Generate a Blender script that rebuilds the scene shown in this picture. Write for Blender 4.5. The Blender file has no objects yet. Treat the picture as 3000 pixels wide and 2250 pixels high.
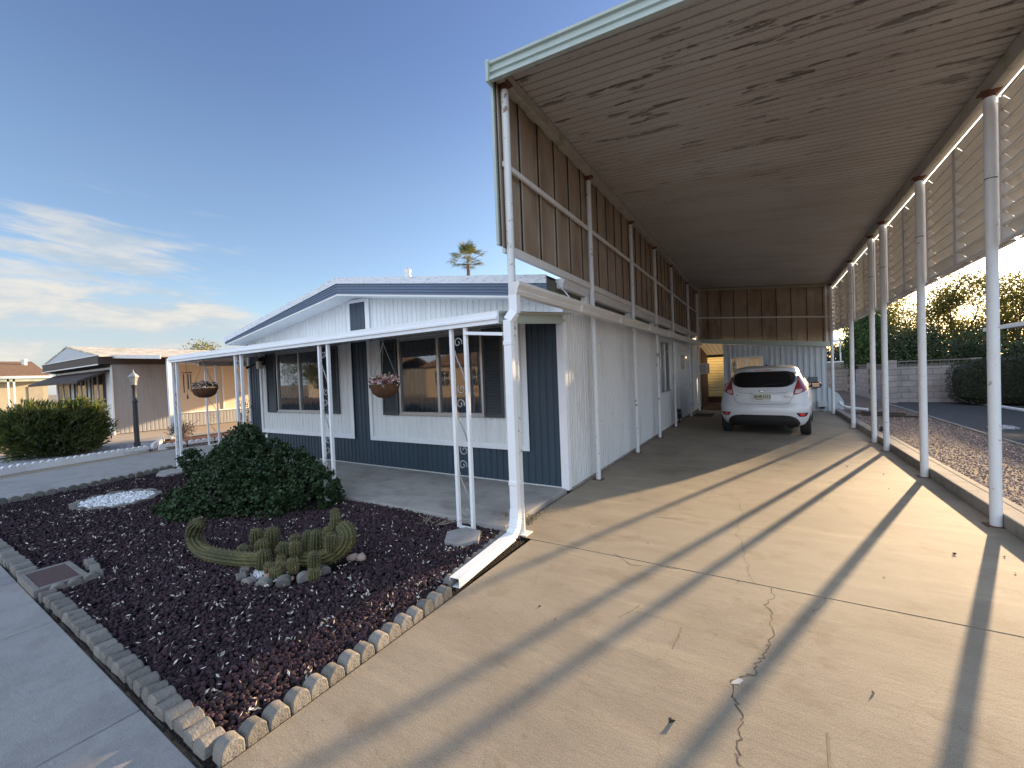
import bpy, bmesh, math, random
import numpy as np
from mathutils import Vector, Matrix
R = math.radians
random.seed(7); rng = np.random.default_rng(11)
scene = bpy.context.scene
col = scene.collection
# ---------------------------------------------------------------- camera
cam_d = bpy.data.cameras.new('camera'); cam = bpy.data.objects.new('camera', cam_d); col.objects.link(cam)
cam_d.sensor_width = 36; cam_d.lens = 36*1208/3000; cam_d.clip_start = .05; cam_d.clip_end = 3000
def _cam():
    vy = Vector((743, 53, -1208)).normalized(); vx = -Vector((-1960, -53, -1208)).normalized()
    z = vx.cross(vy).normalized(); vx = vy.cross(z)
    return Matrix((vx, vy, z))
cam.matrix_world = Matrix.Translation((0, 0, 1.5)) @ _cam().to_4x4()
scene.camera = cam
# ---------------------------------------------------------------- light
SUN = Vector((.337, .9415, .200)).normalized()
EL = math.asin(SUN.z)
sd = bpy.data.lights.new('sun', 'SUN'); sun = bpy.data.objects.new('sun', sd); col.objects.link(sun)
sd.energy = 4.5; sd.angle = R(.8); sd.color = (1.0, .72, .42)
sun.rotation_euler = SUN.to_track_quat('Z', 'Y').to_euler(); sun.location = (20, 40, 20)
w = bpy.data.worlds.new('World'); scene.world = w; w.use_nodes = True
nt = w.node_tree; nt.nodes.clear()
def wn(t, **k):
    n = nt.nodes.new(t)
    for a, b in k.items(): setattr(n, a, b)
    return n
L = nt.links.new
sky = wn('ShaderNodeTexSky', sky_type='NISHITA', sun_disc=False); sky.sun_elevation = EL
sky.sun_rotation = math.atan2(SUN.x, SUN.y); sky.air_density = 1.0; sky.dust_density = .6; sky.ozone_density = 1.6
out = wn('ShaderNodeOutputWorld'); bg = wn('ShaderNodeBackground'); bg.inputs[1].default_value = .10
tc = wn('ShaderNodeTexCoord'); sx = wn('ShaderNodeSeparateXYZ'); L(tc.outputs['Generated'], sx.inputs[0])
def wm(op, a, b=None, c=None, clamp=False):
    n = wn('ShaderNodeMath', operation=op, use_clamp=clamp)
    for i, v in enumerate((a, b, c)):
        if v is None: continue
        if hasattr(v, 'links'): L(v, n.inputs[i])
        else: n.inputs[i].default_value = v
    return n.outputs[0]
zz = wm('MAXIMUM', sx.outputs[2], 0.0); den = wm('ADD', zz, .07)
u = wm('DIVIDE', sx.outputs[0], den); v = wm('DIVIDE', sx.outputs[1], den)
az = wm('ARCTAN2', wm('MULTIPLY', sx.outputs[0], -1.0), sx.outputs[1])      # 0 = +y, grows to the left
cmb = wn('ShaderNodeCombineXYZ'); L(wm('MULTIPLY', u, .55), cmb.inputs[0]); L(wm('MULTIPLY', v, 1.5), cmb.inputs[1])
n1 = wn('ShaderNodeTexNoise'); n1.inputs['Scale'].default_value = 1.1; n1.inputs['Detail'].default_value = 9; n1.inputs['Roughness'].default_value = .58
n1.inputs['Distortion'].default_value = .35
L(cmb.outputs[0], n1.inputs['Vector'])
n2 = wn('ShaderNodeTexNoise'); n2.inputs['Scale'].default_value = 5.5; n2.inputs['Detail'].default_value = 6; n2.inputs['Roughness'].default_value = .6
cm2 = wn('ShaderNodeCombineXYZ'); L(az, cm2.inputs[0]); L(wm('MULTIPLY', zz, 3.4), cm2.inputs[1]); L(cm2.outputs[0], n2.inputs['Vector'])
def ss(x, a, b):
    n = wn('ShaderNodeMapRange', interpolation_type='SMOOTHSTEP'); L(x, n.inputs[0]); n.inputs[1].default_value = a; n.inputs[2].default_value = b
    return n.outputs[0]
azm = ss(az, .95, 1.75)                       # clouds lie to the left of the house
def noise3(vx, vy, scale, det, rough, dist=0.):
    c = wn('ShaderNodeCombineXYZ'); L(vx, c.inputs[0]); L(vy, c.inputs[1]); n = wn('ShaderNodeTexNoise'); n.inputs['Scale'].default_value = scale
    n.inputs['Detail'].default_value = det; n.inputs['Roughness'].default_value = rough; n.inputs['Distortion'].default_value = dist; L(c.outputs[0], n.inputs['Vector']); return n.outputs['Fac']
puff = noise3(wm('MULTIPLY', az, 5.5), wm('MULTIPLY', zz, 17.), 1.5, 8, .60, .3)
ztop = wm('ADD', wm('MULTIPLY', ss(az, .92, 1.24), .120), .060)
bank = wm('SUBTRACT', wm('ADD', ztop, wm('MULTIPLY', wm('SUBTRACT', puff, .42), .15)), zz)
bankm = wm('MULTIPLY', wm('MULTIPLY', ss(bank, -.014, .045), ss(az, .80, 1.10)), wm('ADD', wm('MULTIPLY', ss(puff, .36, .56), .35), .65))
tz = wm('ADD', wm('MULTIPLY', zz, 30.), wm('MULTIPLY', az, -2.6))
st1 = noise3(wm('MULTIPLY', az, 4.2), tz, .85, 7, .56, .25)
win = wm('MULTIPLY', wm('MULTIPLY', ss(az, .98, 1.30), ss(zz, .13, .19)), wm('SUBTRACT', 1.0, ss(zz, .25, .36)))
st2 = noise3(wm('MULTIPLY', az, 9.5), wm('ADD', wm('MULTIPLY', zz, 60.), wm('MULTIPLY', az, -7.)), .9, 8, .62, .5)
wisp = wm('MULTIPLY', ss(wm('ADD', wm('ADD', wm('MULTIPLY', st1, .62), wm('MULTIPLY', st2, .38)), wm('MULTIPLY', win, .16)), .56, .72), wm('MULTIPLY', win, .80))
rear = wm('MULTIPLY', wm('MULTIPLY', ss(wm('MULTIPLY', sx.outputs[1], -1.0), .05, .45), ss(n1.outputs['Fac'], .25, .5)), .92)
cl = wm('MAXIMUM', wm('MULTIPLY', bankm, .92), wisp, clamp=True)
mix = wn('ShaderNodeMixRGB'); L(cl, mix.inputs[0]); tint = wn('ShaderNodeMixRGB', blend_type='MULTIPLY'); tint.inputs[0].default_value = 1; L(sky.outputs[0], tint.inputs[1]); tm = wn('ShaderNodeMixRGB'); L(ss(zz, .66, .36), tm.inputs[0]); tm.inputs[1].default_value = (.68, .685, .86, 1); tm.inputs[2].default_value = (.83, .82, .90, 1); L(tm.outputs[0], tint.inputs[2]); L(tint.outputs[0], mix.inputs[1])
cr = wn('ShaderNodeMixRGB'); L(ss(puff, .35, .68), cr.inputs[0]); cr.inputs[1].default_value = (1.75, 2.05, 2.35, 1); cr.inputs[2].default_value = (2.9, 2.75, 2.5, 1)
cs = wn('ShaderNodeMixRGB', blend_type='MULTIPLY'); cs.inputs[0].default_value = 1; L(cr.outputs[0], cs.inputs[1]); cs.inputs[2].default_value = (1, 1, 1, 1)
L(cs.outputs[0], mix.inputs[2])
# unseen bright cloud, added behind the camera to light the shaded fronts
m3 = wn('ShaderNodeMixRGB'); L(rear, m3.inputs[0]); L(mix.outputs[0], m3.inputs[1]); m3.inputs[2].default_value = (5.0, 5.9, 7.0, 1); mix = m3
dt = wn('ShaderNodeVectorMath', operation='DOT_PRODUCT'); L(tc.outputs['Generated'], dt.inputs[0]); dt.inputs[1].default_value = SUN
glow = wm('MULTIPLY', wm('POWER', wm('MAXIMUM', dt.outputs['Value'], 0.0), 45.0), 7.0)      # hazy aureole round the low sun
gc = wn('ShaderNodeVectorMath', operation='SCALE'); gc.inputs[0].default_value = (1.0, .86, .62); L(glow, gc.inputs[3])
ga = wn('ShaderNodeVectorMath', operation='ADD'); L(mix.outputs[0], ga.inputs[0]); L(gc.outputs[0], ga.inputs[1])
L(ga.outputs[0], bg.inputs[0]); L(bg.outputs[0], out.inputs[0])
scene.view_settings.view_transform = 'Standard'; scene.view_settings.look = 'None'; scene.view_settings.gamma = 1
scene.view_settings.exposure = 1.6
scene.cycles.max_bounces = 8; scene.cycles.diffuse_bounces = 5; scene.cycles.transparent_max_bounces = 12

# ---------------------------------------------------------------- helpers
M = {}
def mat(name, c, rough=.6, metal=0., var=.12, vs=4., bump=0., bs=40., spec=.5, var2=0., vs2=.6, c2=None, th=(.5, .6), stretch=(1, 1, 1), isl=0., coat=0., trans=0., tcol=None, det=4):
    if name in M: return M[name]
    m = bpy.data.materials.new(name); m.use_nodes = True; t = m.node_tree; N = t.nodes; lk = t.links.new
    b = N['Principled BSDF']; b.inputs['Roughness'].default_value = rough; b.inputs['Metallic'].default_value = metal
    b.inputs['Specular IOR Level'].default_value = spec
    if coat: b.inputs['Coat Weight'].default_value = coat; b.inputs['Coat Roughness'].default_value = .05
    tc = N.new('ShaderNodeTexCoord'); mp = N.new('ShaderNodeMapping'); mp.inputs['Scale'].default_value = stretch
    lk(tc.outputs['Object'], mp.inputs[0])
    def noise(s, d=4, r=.6):
        n = N.new('ShaderNodeTexNoise'); n.inputs['Scale'].default_value = s; n.inputs['Detail'].default_value = d; n.inputs['Roughness'].default_value = r
        lk(mp.outputs[0], n.inputs['Vector']); return n.outputs['Fac']
    def mulcol(src, fac, amt):
        mr = N.new('ShaderNodeMapRange'); lk(fac, mr.inputs[0]); mr.inputs[1].default_value = .25; mr.inputs[2].default_value = .75
        mr.inputs[3].default_value = 1-amt; mr.inputs[4].default_value = 1+amt
        x = N.new('ShaderNodeVectorMath'); x.operation = 'SCALE'
        if isinstance(src, tuple): x.inputs[0].default_value = src
        else: lk(src, x.inputs[0])
        lk(mr.outputs[0], x.inputs[3]); return x.outputs[0]
    cc = tuple(c)
    if c2 is not None:
        f = noise(vs2*3, 6, .65); mr = N.new('ShaderNodeMapRange'); lk(f, mr.inputs[0]); mr.inputs[1].default_value = th[0]; mr.inputs[2].default_value = th[1]
        mx = N.new('ShaderNodeMixRGB'); lk(mr.outputs[0], mx.inputs[0]); mx.inputs[1].default_value = (*c, 1); mx.inputs[2].default_value = (*c2, 1); cc = mx.outputs[0]
    if var: cc = mulcol(cc, noise(vs, det), var)
    if var2: cc = mulcol(cc, noise(vs2, 2), var2)
    if isl:
        g = N.new('ShaderNodeNewGeometry'); cc = mulcol(cc, g.outputs['Random Per Island'], isl)
    if isinstance(cc, tuple): b.inputs['Base Color'].default_value = (*cc, 1)
    else: lk(cc, b.inputs['Base Color'])
    if bump:
        bn = N.new('ShaderNodeBump'); bn.inputs['Strength'].default_value = bump; bn.inputs['Distance'].default_value = .01
        lk(noise(bs, 3), bn.inputs['Height']); lk(bn.outputs[0], b.inputs['Normal'])
    if trans:
        tr = N.new('ShaderNodeBsdfTranslucent'); ms = N.new('ShaderNodeMixShader'); ms.inputs[0].default_value = trans
        if tcol: tr.inputs[0].default_value = (*tcol, 1)
        elif not isinstance(cc, tuple): lk(cc, tr.inputs[0])
        lk(b.outputs[0], ms.inputs[1]); lk(tr.outputs[0], ms.inputs[2]); lk(ms.outputs[0], N['Material Output'].inputs[0])
    M[name] = m; return m

OFF = {}
def mesh_obj(name, verts, faces, m, parent=None, smooth=False, local=False):
    if parent is not None and not local: 
        o0 = OFF.get(parent.name, (0, 0, 0)); verts = np.asarray(verts, float).reshape(-1, 3) - np.array(o0)
    me = bpy.data.meshes.new(name); me.from_pydata([tuple(p) for p in verts], [], faces); me.update()
    if smooth: me.polygons.foreach_set('use_smooth', [True]*len(me.polygons))
    me.materials.append(m)
    o = bpy.data.objects.new(name, me); col.objects.link(o)
    if parent is not None: o.parent = parent; OFF[o.name] = OFF.get(parent.name, (0, 0, 0))
    else: OFF[o.name] = (0, 0, 0)
    return o
def np_obj(name, verts, faces, m, parent=None, smooth=False, local=False):
    verts = np.asarray(verts, np.float32).reshape(-1, 3); faces = np.asarray(faces, np.int32)
    if parent is not None and not local: verts = verts - np.array(OFF.get(parent.name, (0, 0, 0)), np.float32)
    k = faces.shape[1]; me = bpy.data.meshes.new(name)
    me.vertices.add(len(verts)); me.vertices.foreach_set('co', verts.ravel())
    me.loops.add(faces.size); me.loops.foreach_set('vertex_index', faces.ravel())
    me.polygons.add(len(faces)); me.polygons.foreach_set('loop_start', np.arange(0, faces.size, k, dtype=np.int32))
    me.polygons.foreach_set('loop_total', np.full(len(faces), k, np.int32))
    if smooth: me.polygons.foreach_set('use_smooth', np.ones(len(faces), bool))
    me.update(calc_edges=True); me.validate(); me.materials.append(m)
    o = bpy.data.objects.new(name, me); col.objects.link(o)
    if parent is not None: o.parent = parent; OFF[o.name] = OFF.get(parent.name, (0, 0, 0))
    else: OFF[o.name] = (0, 0, 0)
    return o
def thing(name, label, cat, loc=(0, 0, 0), rotz=0, group=None):
    o = bpy.data.objects.new(name, None); col.objects.link(o); o.empty_display_size = .2
    o.location = loc; o.rotation_euler = (0, 0, rotz); o['label'] = label; o['category'] = cat
    if group: o['group'] = group
    OFF[o.name] = tuple(loc); return o
def tag(o, label, cat, group=None, kind=None):
    if label: o['label'] = label
    if cat: o['category'] = cat
    if group: o['group'] = group
    if kind: o['kind'] = kind
    return o
def recenter(o):                       # put the origin of a one-mesh thing at its base
    me = o.data; n = len(me.vertices); a = np.empty(n*3, np.float32); me.vertices.foreach_get('co', a); a = a.reshape(-1, 3)
    c = (a.min(0)+a.max(0))/2; c[2] = a[:, 2].min(); a -= c; me.vertices.foreach_set('co', a.ravel()); me.update()
    o.location = [float(q) for q in c]; OFF[o.name] = tuple(float(q) for q in c); return o
class MB:
    def __init__(s): s.v = []; s.f = []
    def add(s, vs, fs):
        n = len(s.v); s.v += [tuple(p) for p in vs]; s.f += [tuple(i+n for i in f) for f in fs]; return s
    def box(s, x0, x1, y0, y1, z0, z1):
        x0, x1 = min(x0, x1), max(x0, x1); y0, y1 = min(y0, y1), max(y0, y1); z0, z1 = min(z0, z1), max(z0, z1)
        return s.add([(x0,y0,z0),(x1,y0,z0),(x1,y1,z0),(x0,y1,z0),(x0,y0,z1),(x1,y0,z1),(x1,y1,z1),(x0,y1,z1)],
                     [(0,3,2,1),(4,5,6,7),(0,1,5,4),(1,2,6,5),(2,3,7,6),(3,0,4,7)])
    def bar(s, p, q, w, h, up=(0, 0, 1)):          # rectangular bar; w across, h along up
        p, q = Vector(p), Vector(q); d = (q-p).normalized(); up = Vector(up); a = d.cross(up)
        if a.length < 1e-4: a = d.cross(Vector((1, 0, 0)))
        a.normalize(); b = a.cross(d).normalized(); vs = []
        for c in (p, q):
            for i, j in ((-1,-1),(1,-1),(1,1),(-1,1)): vs.append(c + a*(i*w/2) + b*(j*h/2))
        return s.add(vs, [(0,1,2,3),(7,6,5,4),(0,4,5,1),(1,5,6,2),(2,6,7,3),(3,7,4,0)])
    def tube(s, pts, r, n=8, caps=True):
        pts = [Vector(p) for p in pts]; rs = r if hasattr(r, '__len__') else [r]*len(pts)
        d0 = (pts[1]-pts[0]).normalized(); a = d0.orthogonal().normalized(); vs = []; fs = []
        for i, p in enumerate(pts):
            d = (pts[min(i+1, len(pts)-1)]-pts[max(i-1, 0)]).normalized()
            a = (a - d*a.dot(d)); a = a.normalized() if a.length > 1e-6 else d.orthogonal().normalized(); b = d.cross(a)
            for k in range(n):
                t = 2*math.pi*k/n; vs.append(p + (a*math.cos(t)+b*math.sin(t))*rs[i])
        for i in range(len(pts)-1):
            for k in range(n): fs.append((i*n+k, i*n+(k+1) % n, (i+1)*n+(k+1) % n, (i+1)*n+k))
        if caps: fs.append(tuple(range(n))[::-1]); fs.append(tuple((len(pts)-1)*n+k for k in range(n)))
        return s.add(vs, fs)
    def lathe(s, prof, c, n=16, sx=1, sy=1):       # prof: (r, z)
        vs = []; fs = []
        for r, z in prof:
            for k in range(n):
                t = 2*math.pi*k/n; vs.append((c[0]+r*sx*math.cos(t), c[1]+r*sy*math.sin(t), c[2]+z))
        for i in range(len(prof)-1):
            for k in range(n): fs.append((i*n+k, i*n+(k+1) % n, (i+1)*n+(k+1) % n, (i+1)*n+k))
        fs.append(tuple(range(n))[::-1]); fs.append(tuple((len(prof)-1)*n+k for k in range(n)))
        return s.add(vs, fs)
    def prism(s, poly, ax, a0, a1):                # 2D polygon extruded along axis ax ('x','y','z')
        def P(u, v, t): return {'x': (t, u, v), 'y': (u, t, v), 'z': (u, v, t)}[ax]
        n = len(poly); vs = [P(u, v, a0) for u, v in poly]+[P(u, v, a1) for u, v in poly]
        fs = [tuple(range(n)), tuple(range(2*n-1, n-1, -1))]+[(i, i+n, (i+1) % n+n, (i+1) % n) for i in range(n)]
        return s.add(vs, fs)
    def build(s, name, m, parent=None, smooth=False, local=False, bevel=0, seg=2, fix=True):
        o = mesh_obj(name, s.v, s.f, m, parent, smooth, local)
        if fix:
            bm = bmesh.new(); bm.from_mesh(o.data); bmesh.ops.recalc_face_normals(bm, faces=bm.faces); bm.to_mesh(o.data); bm.free()
        if bevel:
            b = o.modifiers.new('bevel', 'BEVEL'); b.width = bevel; b.segments = seg; b.limit_method = 'ANGLE'; b.angle_limit = R(35)
        if smooth:
            try:
                bm = bmesh.new(); bm.from_mesh(o.data)
                for e in bm.edges:
                    if len(e.link_faces) == 2 and e.calc_face_angle(0) > R(38): e.smooth = False
                bm.to_mesh(o.data); bm.free()
            except Exception: pass
        return o
def corr(p0, p1, z0, z1, nrm, pitch=.1, d=.007, prof=((0, 0), (.62, 0), (.7, -1), (.92, -1)), holes=()):
    """ribbed sheet standing from p0 to p1 (xy), z1 a number or f(distance); nrm = outward xy normal"""
    mb = MB(); p0 = Vector(p0); p1 = Vector(p1); ln = (p1-p0).length; u = (p1-p0)/ln; n = Vector(nrm)
    ts = []; k = 0
    while k*pitch < ln:
        for a, b in prof:
            t = (k+a)*pitch
            if t < ln: ts.append((t, b*d))
        k += 1
    ts.append((ln, 0)); f = z1 if callable(z1) else (lambda t: z1); g = z0 if callable(z0) else (lambda t: z0)
    for h in holes:
        for e in (h[0], h[1]): ts.append((e, 0))
    ts.sort()
    for (a, da), (b, db) in zip(ts[:-1], ts[1:]):
        if b-a < 1e-5: continue
        A = p0+u*a+n*da; B = p0+u*b+n*db; mid = (a+b)/2
        segs = [(g(a), f(a), g(b), f(b))]
        for h in holes:
            if h[0] < mid < h[1]: segs = [(g(a), h[2], g(b), h[2]), (h[3], f(a), h[3], f(b))]
        for s0, s1, s2, s3 in segs:
            mb.add([(A.x, A.y, s0), (B.x, B.y, s2), (B.x, B.y, s3), (A.x, A.y, s1)], [(0, 1, 2, 3)])
    return mb
_t = (1+5**.5)/2
ICO = np.array([(-1,_t,0),(1,_t,0),(-1,-_t,0),(1,-_t,0),(0,-1,_t),(0,1,_t),(0,-1,-_t),(0,1,-_t),(_t,0,-1),(_t,0,1),(-_t,0,-1),(-_t,0,1)], float)
ICO /= np.linalg.norm(ICO[0])
ICF = np.array([(0,11,5),(0,5,1),(0,1,7),(0,7,10),(0,10,11),(1,5,9),(5,11,4),(11,10,2),(10,7,6),(7,1,8),(3,9,4),(3,4,2),(3,2,6),(3,6,8),(3,8,9),(4,9,5),(2,4,11),(6,2,10),(8,6,7),(9,8,1)])
def rand_rot(n):
    q = rng.normal(size=(n, 4)); q /= np.linalg.norm(q, axis=1)[:, None]; a, b, c, d = q.T
    return np.stack([1-2*(c*c+d*d), 2*(b*c-a*d), 2*(b*d+a*c), 2*(b*c+a*d), 1-2*(b*b+d*d), 2*(c*d-a*b), 2*(b*d-a*c), 2*(c*d+a*b), 1-2*(b*b+c*c)], 1).reshape(n, 3, 3)
def rocks(name, P, size, m, parent=None, flat=.75, jit=.28):
    n = len(P); S = size if hasattr(size, '__len__') else np.full(n, size)
    V = ICO[None]*(1+rng.uniform(-jit, jit, (n, 12, 1))); V = V*np.stack([rng.uniform(.8, 1.25, n), rng.uniform(.7, 1., n), rng.uniform(flat*.8, flat*1.2, n)], 1)[:, None, :]
    V = np.einsum('nij,nkj->nki', rand_rot(n), V)*S[:, None, None]+P[:, None, :]
    F = (ICF[None]+np.arange(n)[:, None, None]*12).reshape(-1, 3)
    return np_obj(name, V, F, m, parent)
def leaves(P, size, asp=.5, up=0., fold=True, jit=.35, N=None):
    """leaf blades: a folded pair of quads (6 verts) at each point"""
    n = len(P); S = size*(1+rng.uniform(-jit, jit, n))
    Rm = rand_rot(n)
    if up:                               # lean blade axes towards +z / given direction
        d = rng.normal(size=(n, 3)); d[:, 2] = np.abs(d[:, 2])*up+up*.4
        if N is not None: d += N*up
        d /= np.linalg.norm(d, axis=1)[:, None]; s = np.cross(d, rng.normal(size=(n, 3))); s /= np.linalg.norm(s, axis=1)[:, None]; t = np.cross(d, s)
        Rm = np.stack([s, t, d], 2)
        B = np.array([(0,0,0),(-.5*asp,.04,.45),(0,-.02,.5),(.5*asp,.04,.45),(0,0,1)], float)
        F0 = np.array([(0,2,1,1),(0,3,2,2),(1,2,4,4),(2,3,4,4)])[:, :3]
    else:
        B = np.array([(-.5,0,0),(0,-.5*asp,.06),(0,0,-.02),(0,.5*asp,.06),(.5,0,0)], float)
        F0 = np.array([(0,1,2),(0,2,3),(1,4,2),(2,4,3)])
    V = np.einsum('nij,kj->nki', Rm, B)*S[:, None, None]+P[:, None, :]
    F = (F0[None]+np.arange(n)[:, None, None]*5).reshape(-1, 3)
    return V.reshape(-1, 3), F
def clumps(blobs, nclump, per, spread, shell=.55):
    """points gathered in clumps through the volume of ellipsoid blobs"""
    wts = np.array([b[3]*b[4]*b[5] for b in blobs]); wts = wts**.8/np.sum(wts**.8); out = []; nr = []
    for b, wt in zip(blobs, wts):
        k = max(3, int(nclump*wt)); d = rng.normal(size=(k, 3)); d /= np.linalg.norm(d, axis=1)[:, None]
        r = rng.uniform(0, 1, k)**(1/3)*(1-shell)+shell*rng.uniform(.75, 1.03, k)
        c = np.array(b[:3])+d*r[:, None]*np.array(b[3:6])
        q = np.repeat(c, per, 0)+rng.normal(size=(k*per, 3))*spread; out.append(q); nr.append(np.repeat(d, per, 0))
    return np.concatenate(out), np.concatenate(nr)
def limb(p, q, r0, r1, bend=.1, n=6, mb=None, sides=7):
    p, q = Vector(p), Vector(q); pts = []; rs = []
    o = Vector((random.uniform(-1, 1), random.uniform(-1, 1), random.uniform(-.4, .4)))*bend*(q-p).length
    for i in range(n+1):
        t = i/n; pts.append(p.lerp(q, t)+o*math.sin(math.pi*t)+Vector((random.gauss(0, 1), random.gauss(0, 1), 0))*.012*(q-p).length); rs.append(r0+(r1-r0)*t)
    mb.tube(pts, rs, sides); return pts

WHITE = (.76, .78, .80)
mat('white_paint', WHITE, .45, var=.05, vs=6, var2=.04, bump=.04, bs=90)
mat('white_siding', (.74, .765, .78), .5, var=.07, vs=3, stretch=(3, 3, .5), var2=.05, bump=.05, bs=60)
mat('trim_white', (.80, .82, .86), .42, var=.04, vs=5, bump=.03, bs=80)
mat('blue_siding', (.034, .058, .085), .5, var=.10, vs=3, stretch=(3, 3, .4), var2=.08)
mat('blue_fascia', (.085, .125, .20), .45, var=.10, vs=3, stretch=(.6, 1, 5), var2=.06)
mat('shutter', (.052, .062, .072), .5, var=.08)
mat('aluminium', (.50, .50, .50), .35, metal=.7, var=.08)
mat('green_enamel', (.40, .465, .435), .5, var=.07, vs=5, c2=(.30, .37, .335), vs2=2, th=(.55, .75))
mat('pipe_paint', (.68, .70, .72), .48, var=.05, vs=8, c2=(.34, .25, .20), vs2=5, th=(.63, .70), bump=.05, bs=50)
mat('old_pipe', (.66, .68, .70), .5, var=.06, vs=8, c2=(.26, .17, .12), vs2=4, th=(.60, .66), bump=.08, bs=50)
mat('rust', (.12, .050, .028), .85, var=.4, vs=30, bump=.3, bs=80)
mat('gutter_white', (.68, .67, .66), .45, var=.06, vs=4, c2=(.5, .46, .42), vs2=2, th=(.6, .8))
mat('dark', (.012, .012, .013), .6, var=.1)
mat('black_plastic', (.018, .018, .02), .4, var=.1)
mat('scroll_iron', (.30, .30, .30), .5, var=.15, vs=30)
mat('olive_wood', (.13, .135, .10), .8, var=.15, bump=.1)
mat('curtain', (.50, .46, .45), .8, var=.35, vs=9, stretch=(2.5, 2.5, .05), isl=.0)
mat('leaf_dark', (.034, .056, .018), .55, var=.4, vs=3, isl=.5, trans=.18)
def layered(name, base, layers, rough=.85, bumps=(), spec=.3, objrand=0):
    """base colour times a stack of (scale, stretch, detail, lo, hi, colour factor) noise masks"""
    m = bpy.data.materials.new(name); m.use_nodes = True; t = m.node_tree; N = t.nodes; lk = t.links.new; b = N['Principled BSDF']
    b.inputs['Roughness'].default_value = rough; b.inputs['Specular IOR Level'].default_value = spec
    tc = N.new('ShaderNodeTexCoord'); cc = N.new('ShaderNodeRGB'); cc.outputs[0].default_value = (*base, 1); cur = cc.outputs[0]
    def nz(s, st, d, off=0, kind='noise'):
        mp = N.new('ShaderNodeMapping'); mp.inputs['Scale'].default_value = st; mp.inputs['Location'].default_value = (off, off*.7, off*.3); lk(tc.outputs['Object'], mp.inputs[0])
        if kind == 'vor':
            n = N.new('ShaderNodeTexVoronoi'); n.inputs['Scale'].default_value = s; lk(mp.outputs[0], n.inputs['Vector']); return n.outputs['Distance']
        if kind == 'vorc':
            n = N.new('ShaderNodeTexVoronoi'); n.feature = 'DISTANCE_TO_EDGE'; n.inputs['Scale'].default_value = s
            nn = N.new('ShaderNodeTexNoise'); nn.inputs['Scale'].default_value = s*1.5; nn.inputs['Detail'].default_value = 4; lk(mp.outputs[0], nn.inputs['Vector'])
            ad = N.new('ShaderNodeVectorMath'); ad.operation = 'MULTIPLY_ADD'; lk(nn.outputs['Color'], ad.inputs[0]); ad.inputs[1].default_value = (.9/s, .9/s, 0); lk(mp.outputs[0], ad.inputs[2])
            lk(ad.outputs[0], n.inputs['Vector']); return n.outputs['Distance']
        n = N.new('ShaderNodeTexNoise'); n.inputs['Scale'].default_value = s; n.inputs['Detail'].default_value = d; n.inputs['Roughness'].default_value = .62; lk(mp.outputs[0], n.inputs['Vector']); return n.outputs['Fac']
    for i, la in enumerate(layers):
        s, st, d, lo, hi, cf = la[:6]; kind = la[6] if len(la) > 6 else 'noise'
        f = nz(s, st, d, i*3.7, kind); mr = N.new('ShaderNodeMapRange'); lk(f, mr.inputs[0]); mr.inputs[1].default_value = lo; mr.inputs[2].default_value = hi
        mx = N.new('ShaderNodeMixRGB'); mx.blend_type = 'MULTIPLY'; fac = mr.outputs[0]
        if len(la) > 7 and la[7]:           # limit to a region mask: (axis, a, b)
            ax, a0, a1 = la[7]; sp = N.new('ShaderNodeSeparateXYZ'); lk(tc.outputs['Object'], sp.inputs[0]); m2 = N.new('ShaderNodeMapRange'); lk(sp.outputs[ax], m2.inputs[0])
            m2.inputs[1].default_value = a0; m2.inputs[2].default_value = a1; mu = N.new('ShaderNodeMath'); mu.operation = 'MULTIPLY'; lk(fac, mu.inputs[0]); lk(m2.outputs[0], mu.inputs[1]); fac = mu.outputs[0]
        lk(fac, mx.inputs[0]); lk(cur, mx.inputs[1]); mx.inputs[2].default_value = (*cf, 1); cur = mx.outputs[0]
    if objrand:
        oi = N.new('ShaderNodeObjectInfo'); mr = N.new('ShaderNodeMapRange'); lk(oi.outputs['Random'], mr.inputs[0]); mr.inputs[3].default_value = 1-objrand; mr.inputs[4].default_value = 1+objrand
        sc2 = N.new('ShaderNodeVectorMath'); sc2.operation = 'SCALE'; lk(cur, sc2.inputs[0]); lk(mr.outputs[0], sc2.inputs[3]); cur = sc2.outputs[0]
    lk(cur, b.inputs['Base Color']); prev = None
    for s, st, dist, kind in bumps:
        bn = N.new('ShaderNodeBump'); bn.inputs['Strength'].default_value = 1; bn.inputs['Distance'].default_value = dist
        lk(nz(s, st, 4, 1.3, kind), bn.inputs['Height'])
        if prev: lk(prev, bn.inputs['Normal'])
        prev = bn.outputs[0]
    if prev: lk(prev, b.inputs['Normal'])
    M[name] = m; return m
I3 = (1, 1, 1)
layered('concrete_drive', (.325, .278, .218), [
    (190, I3, 2, .40, .62, (.72, .72, .72)), (420, I3, 1, .62, .70, (1.35, 1.33, 1.3)), (60, I3, 3, .55, .75, (1.1, 1.1, 1.08)), (3.1, I3, 8, .56, .63, (.88, .86, .84)), (.55, (1, 1, 1), 8, .54, .64, (.80, .79, .79)), (1.3, (.45, 3.0, 1), 8, .56, .66, (1.16, 1.15, 1.12)),
    (2.2, (1, 2.6, 1), 6, .45, .66, (.90, .89, .88)), (.8, I3, 5, .48, .72, (.84, .83, .83)),
    (7, (.7, 3.5, 1), 5, .60, .74, (.90, .88, .86)), (1.6, (1, 1, 1), 7, .62, .76, (.80, .78, .76)),
    (5.5, I3, 2, .016, .0, (.88, .86, .84), 'vorc', (1, 3.4, 2.4))], .8,
    [(190, I3, .0012, 'noise'), (9, (1, 3, 1), .0016, 'noise')])
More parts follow.
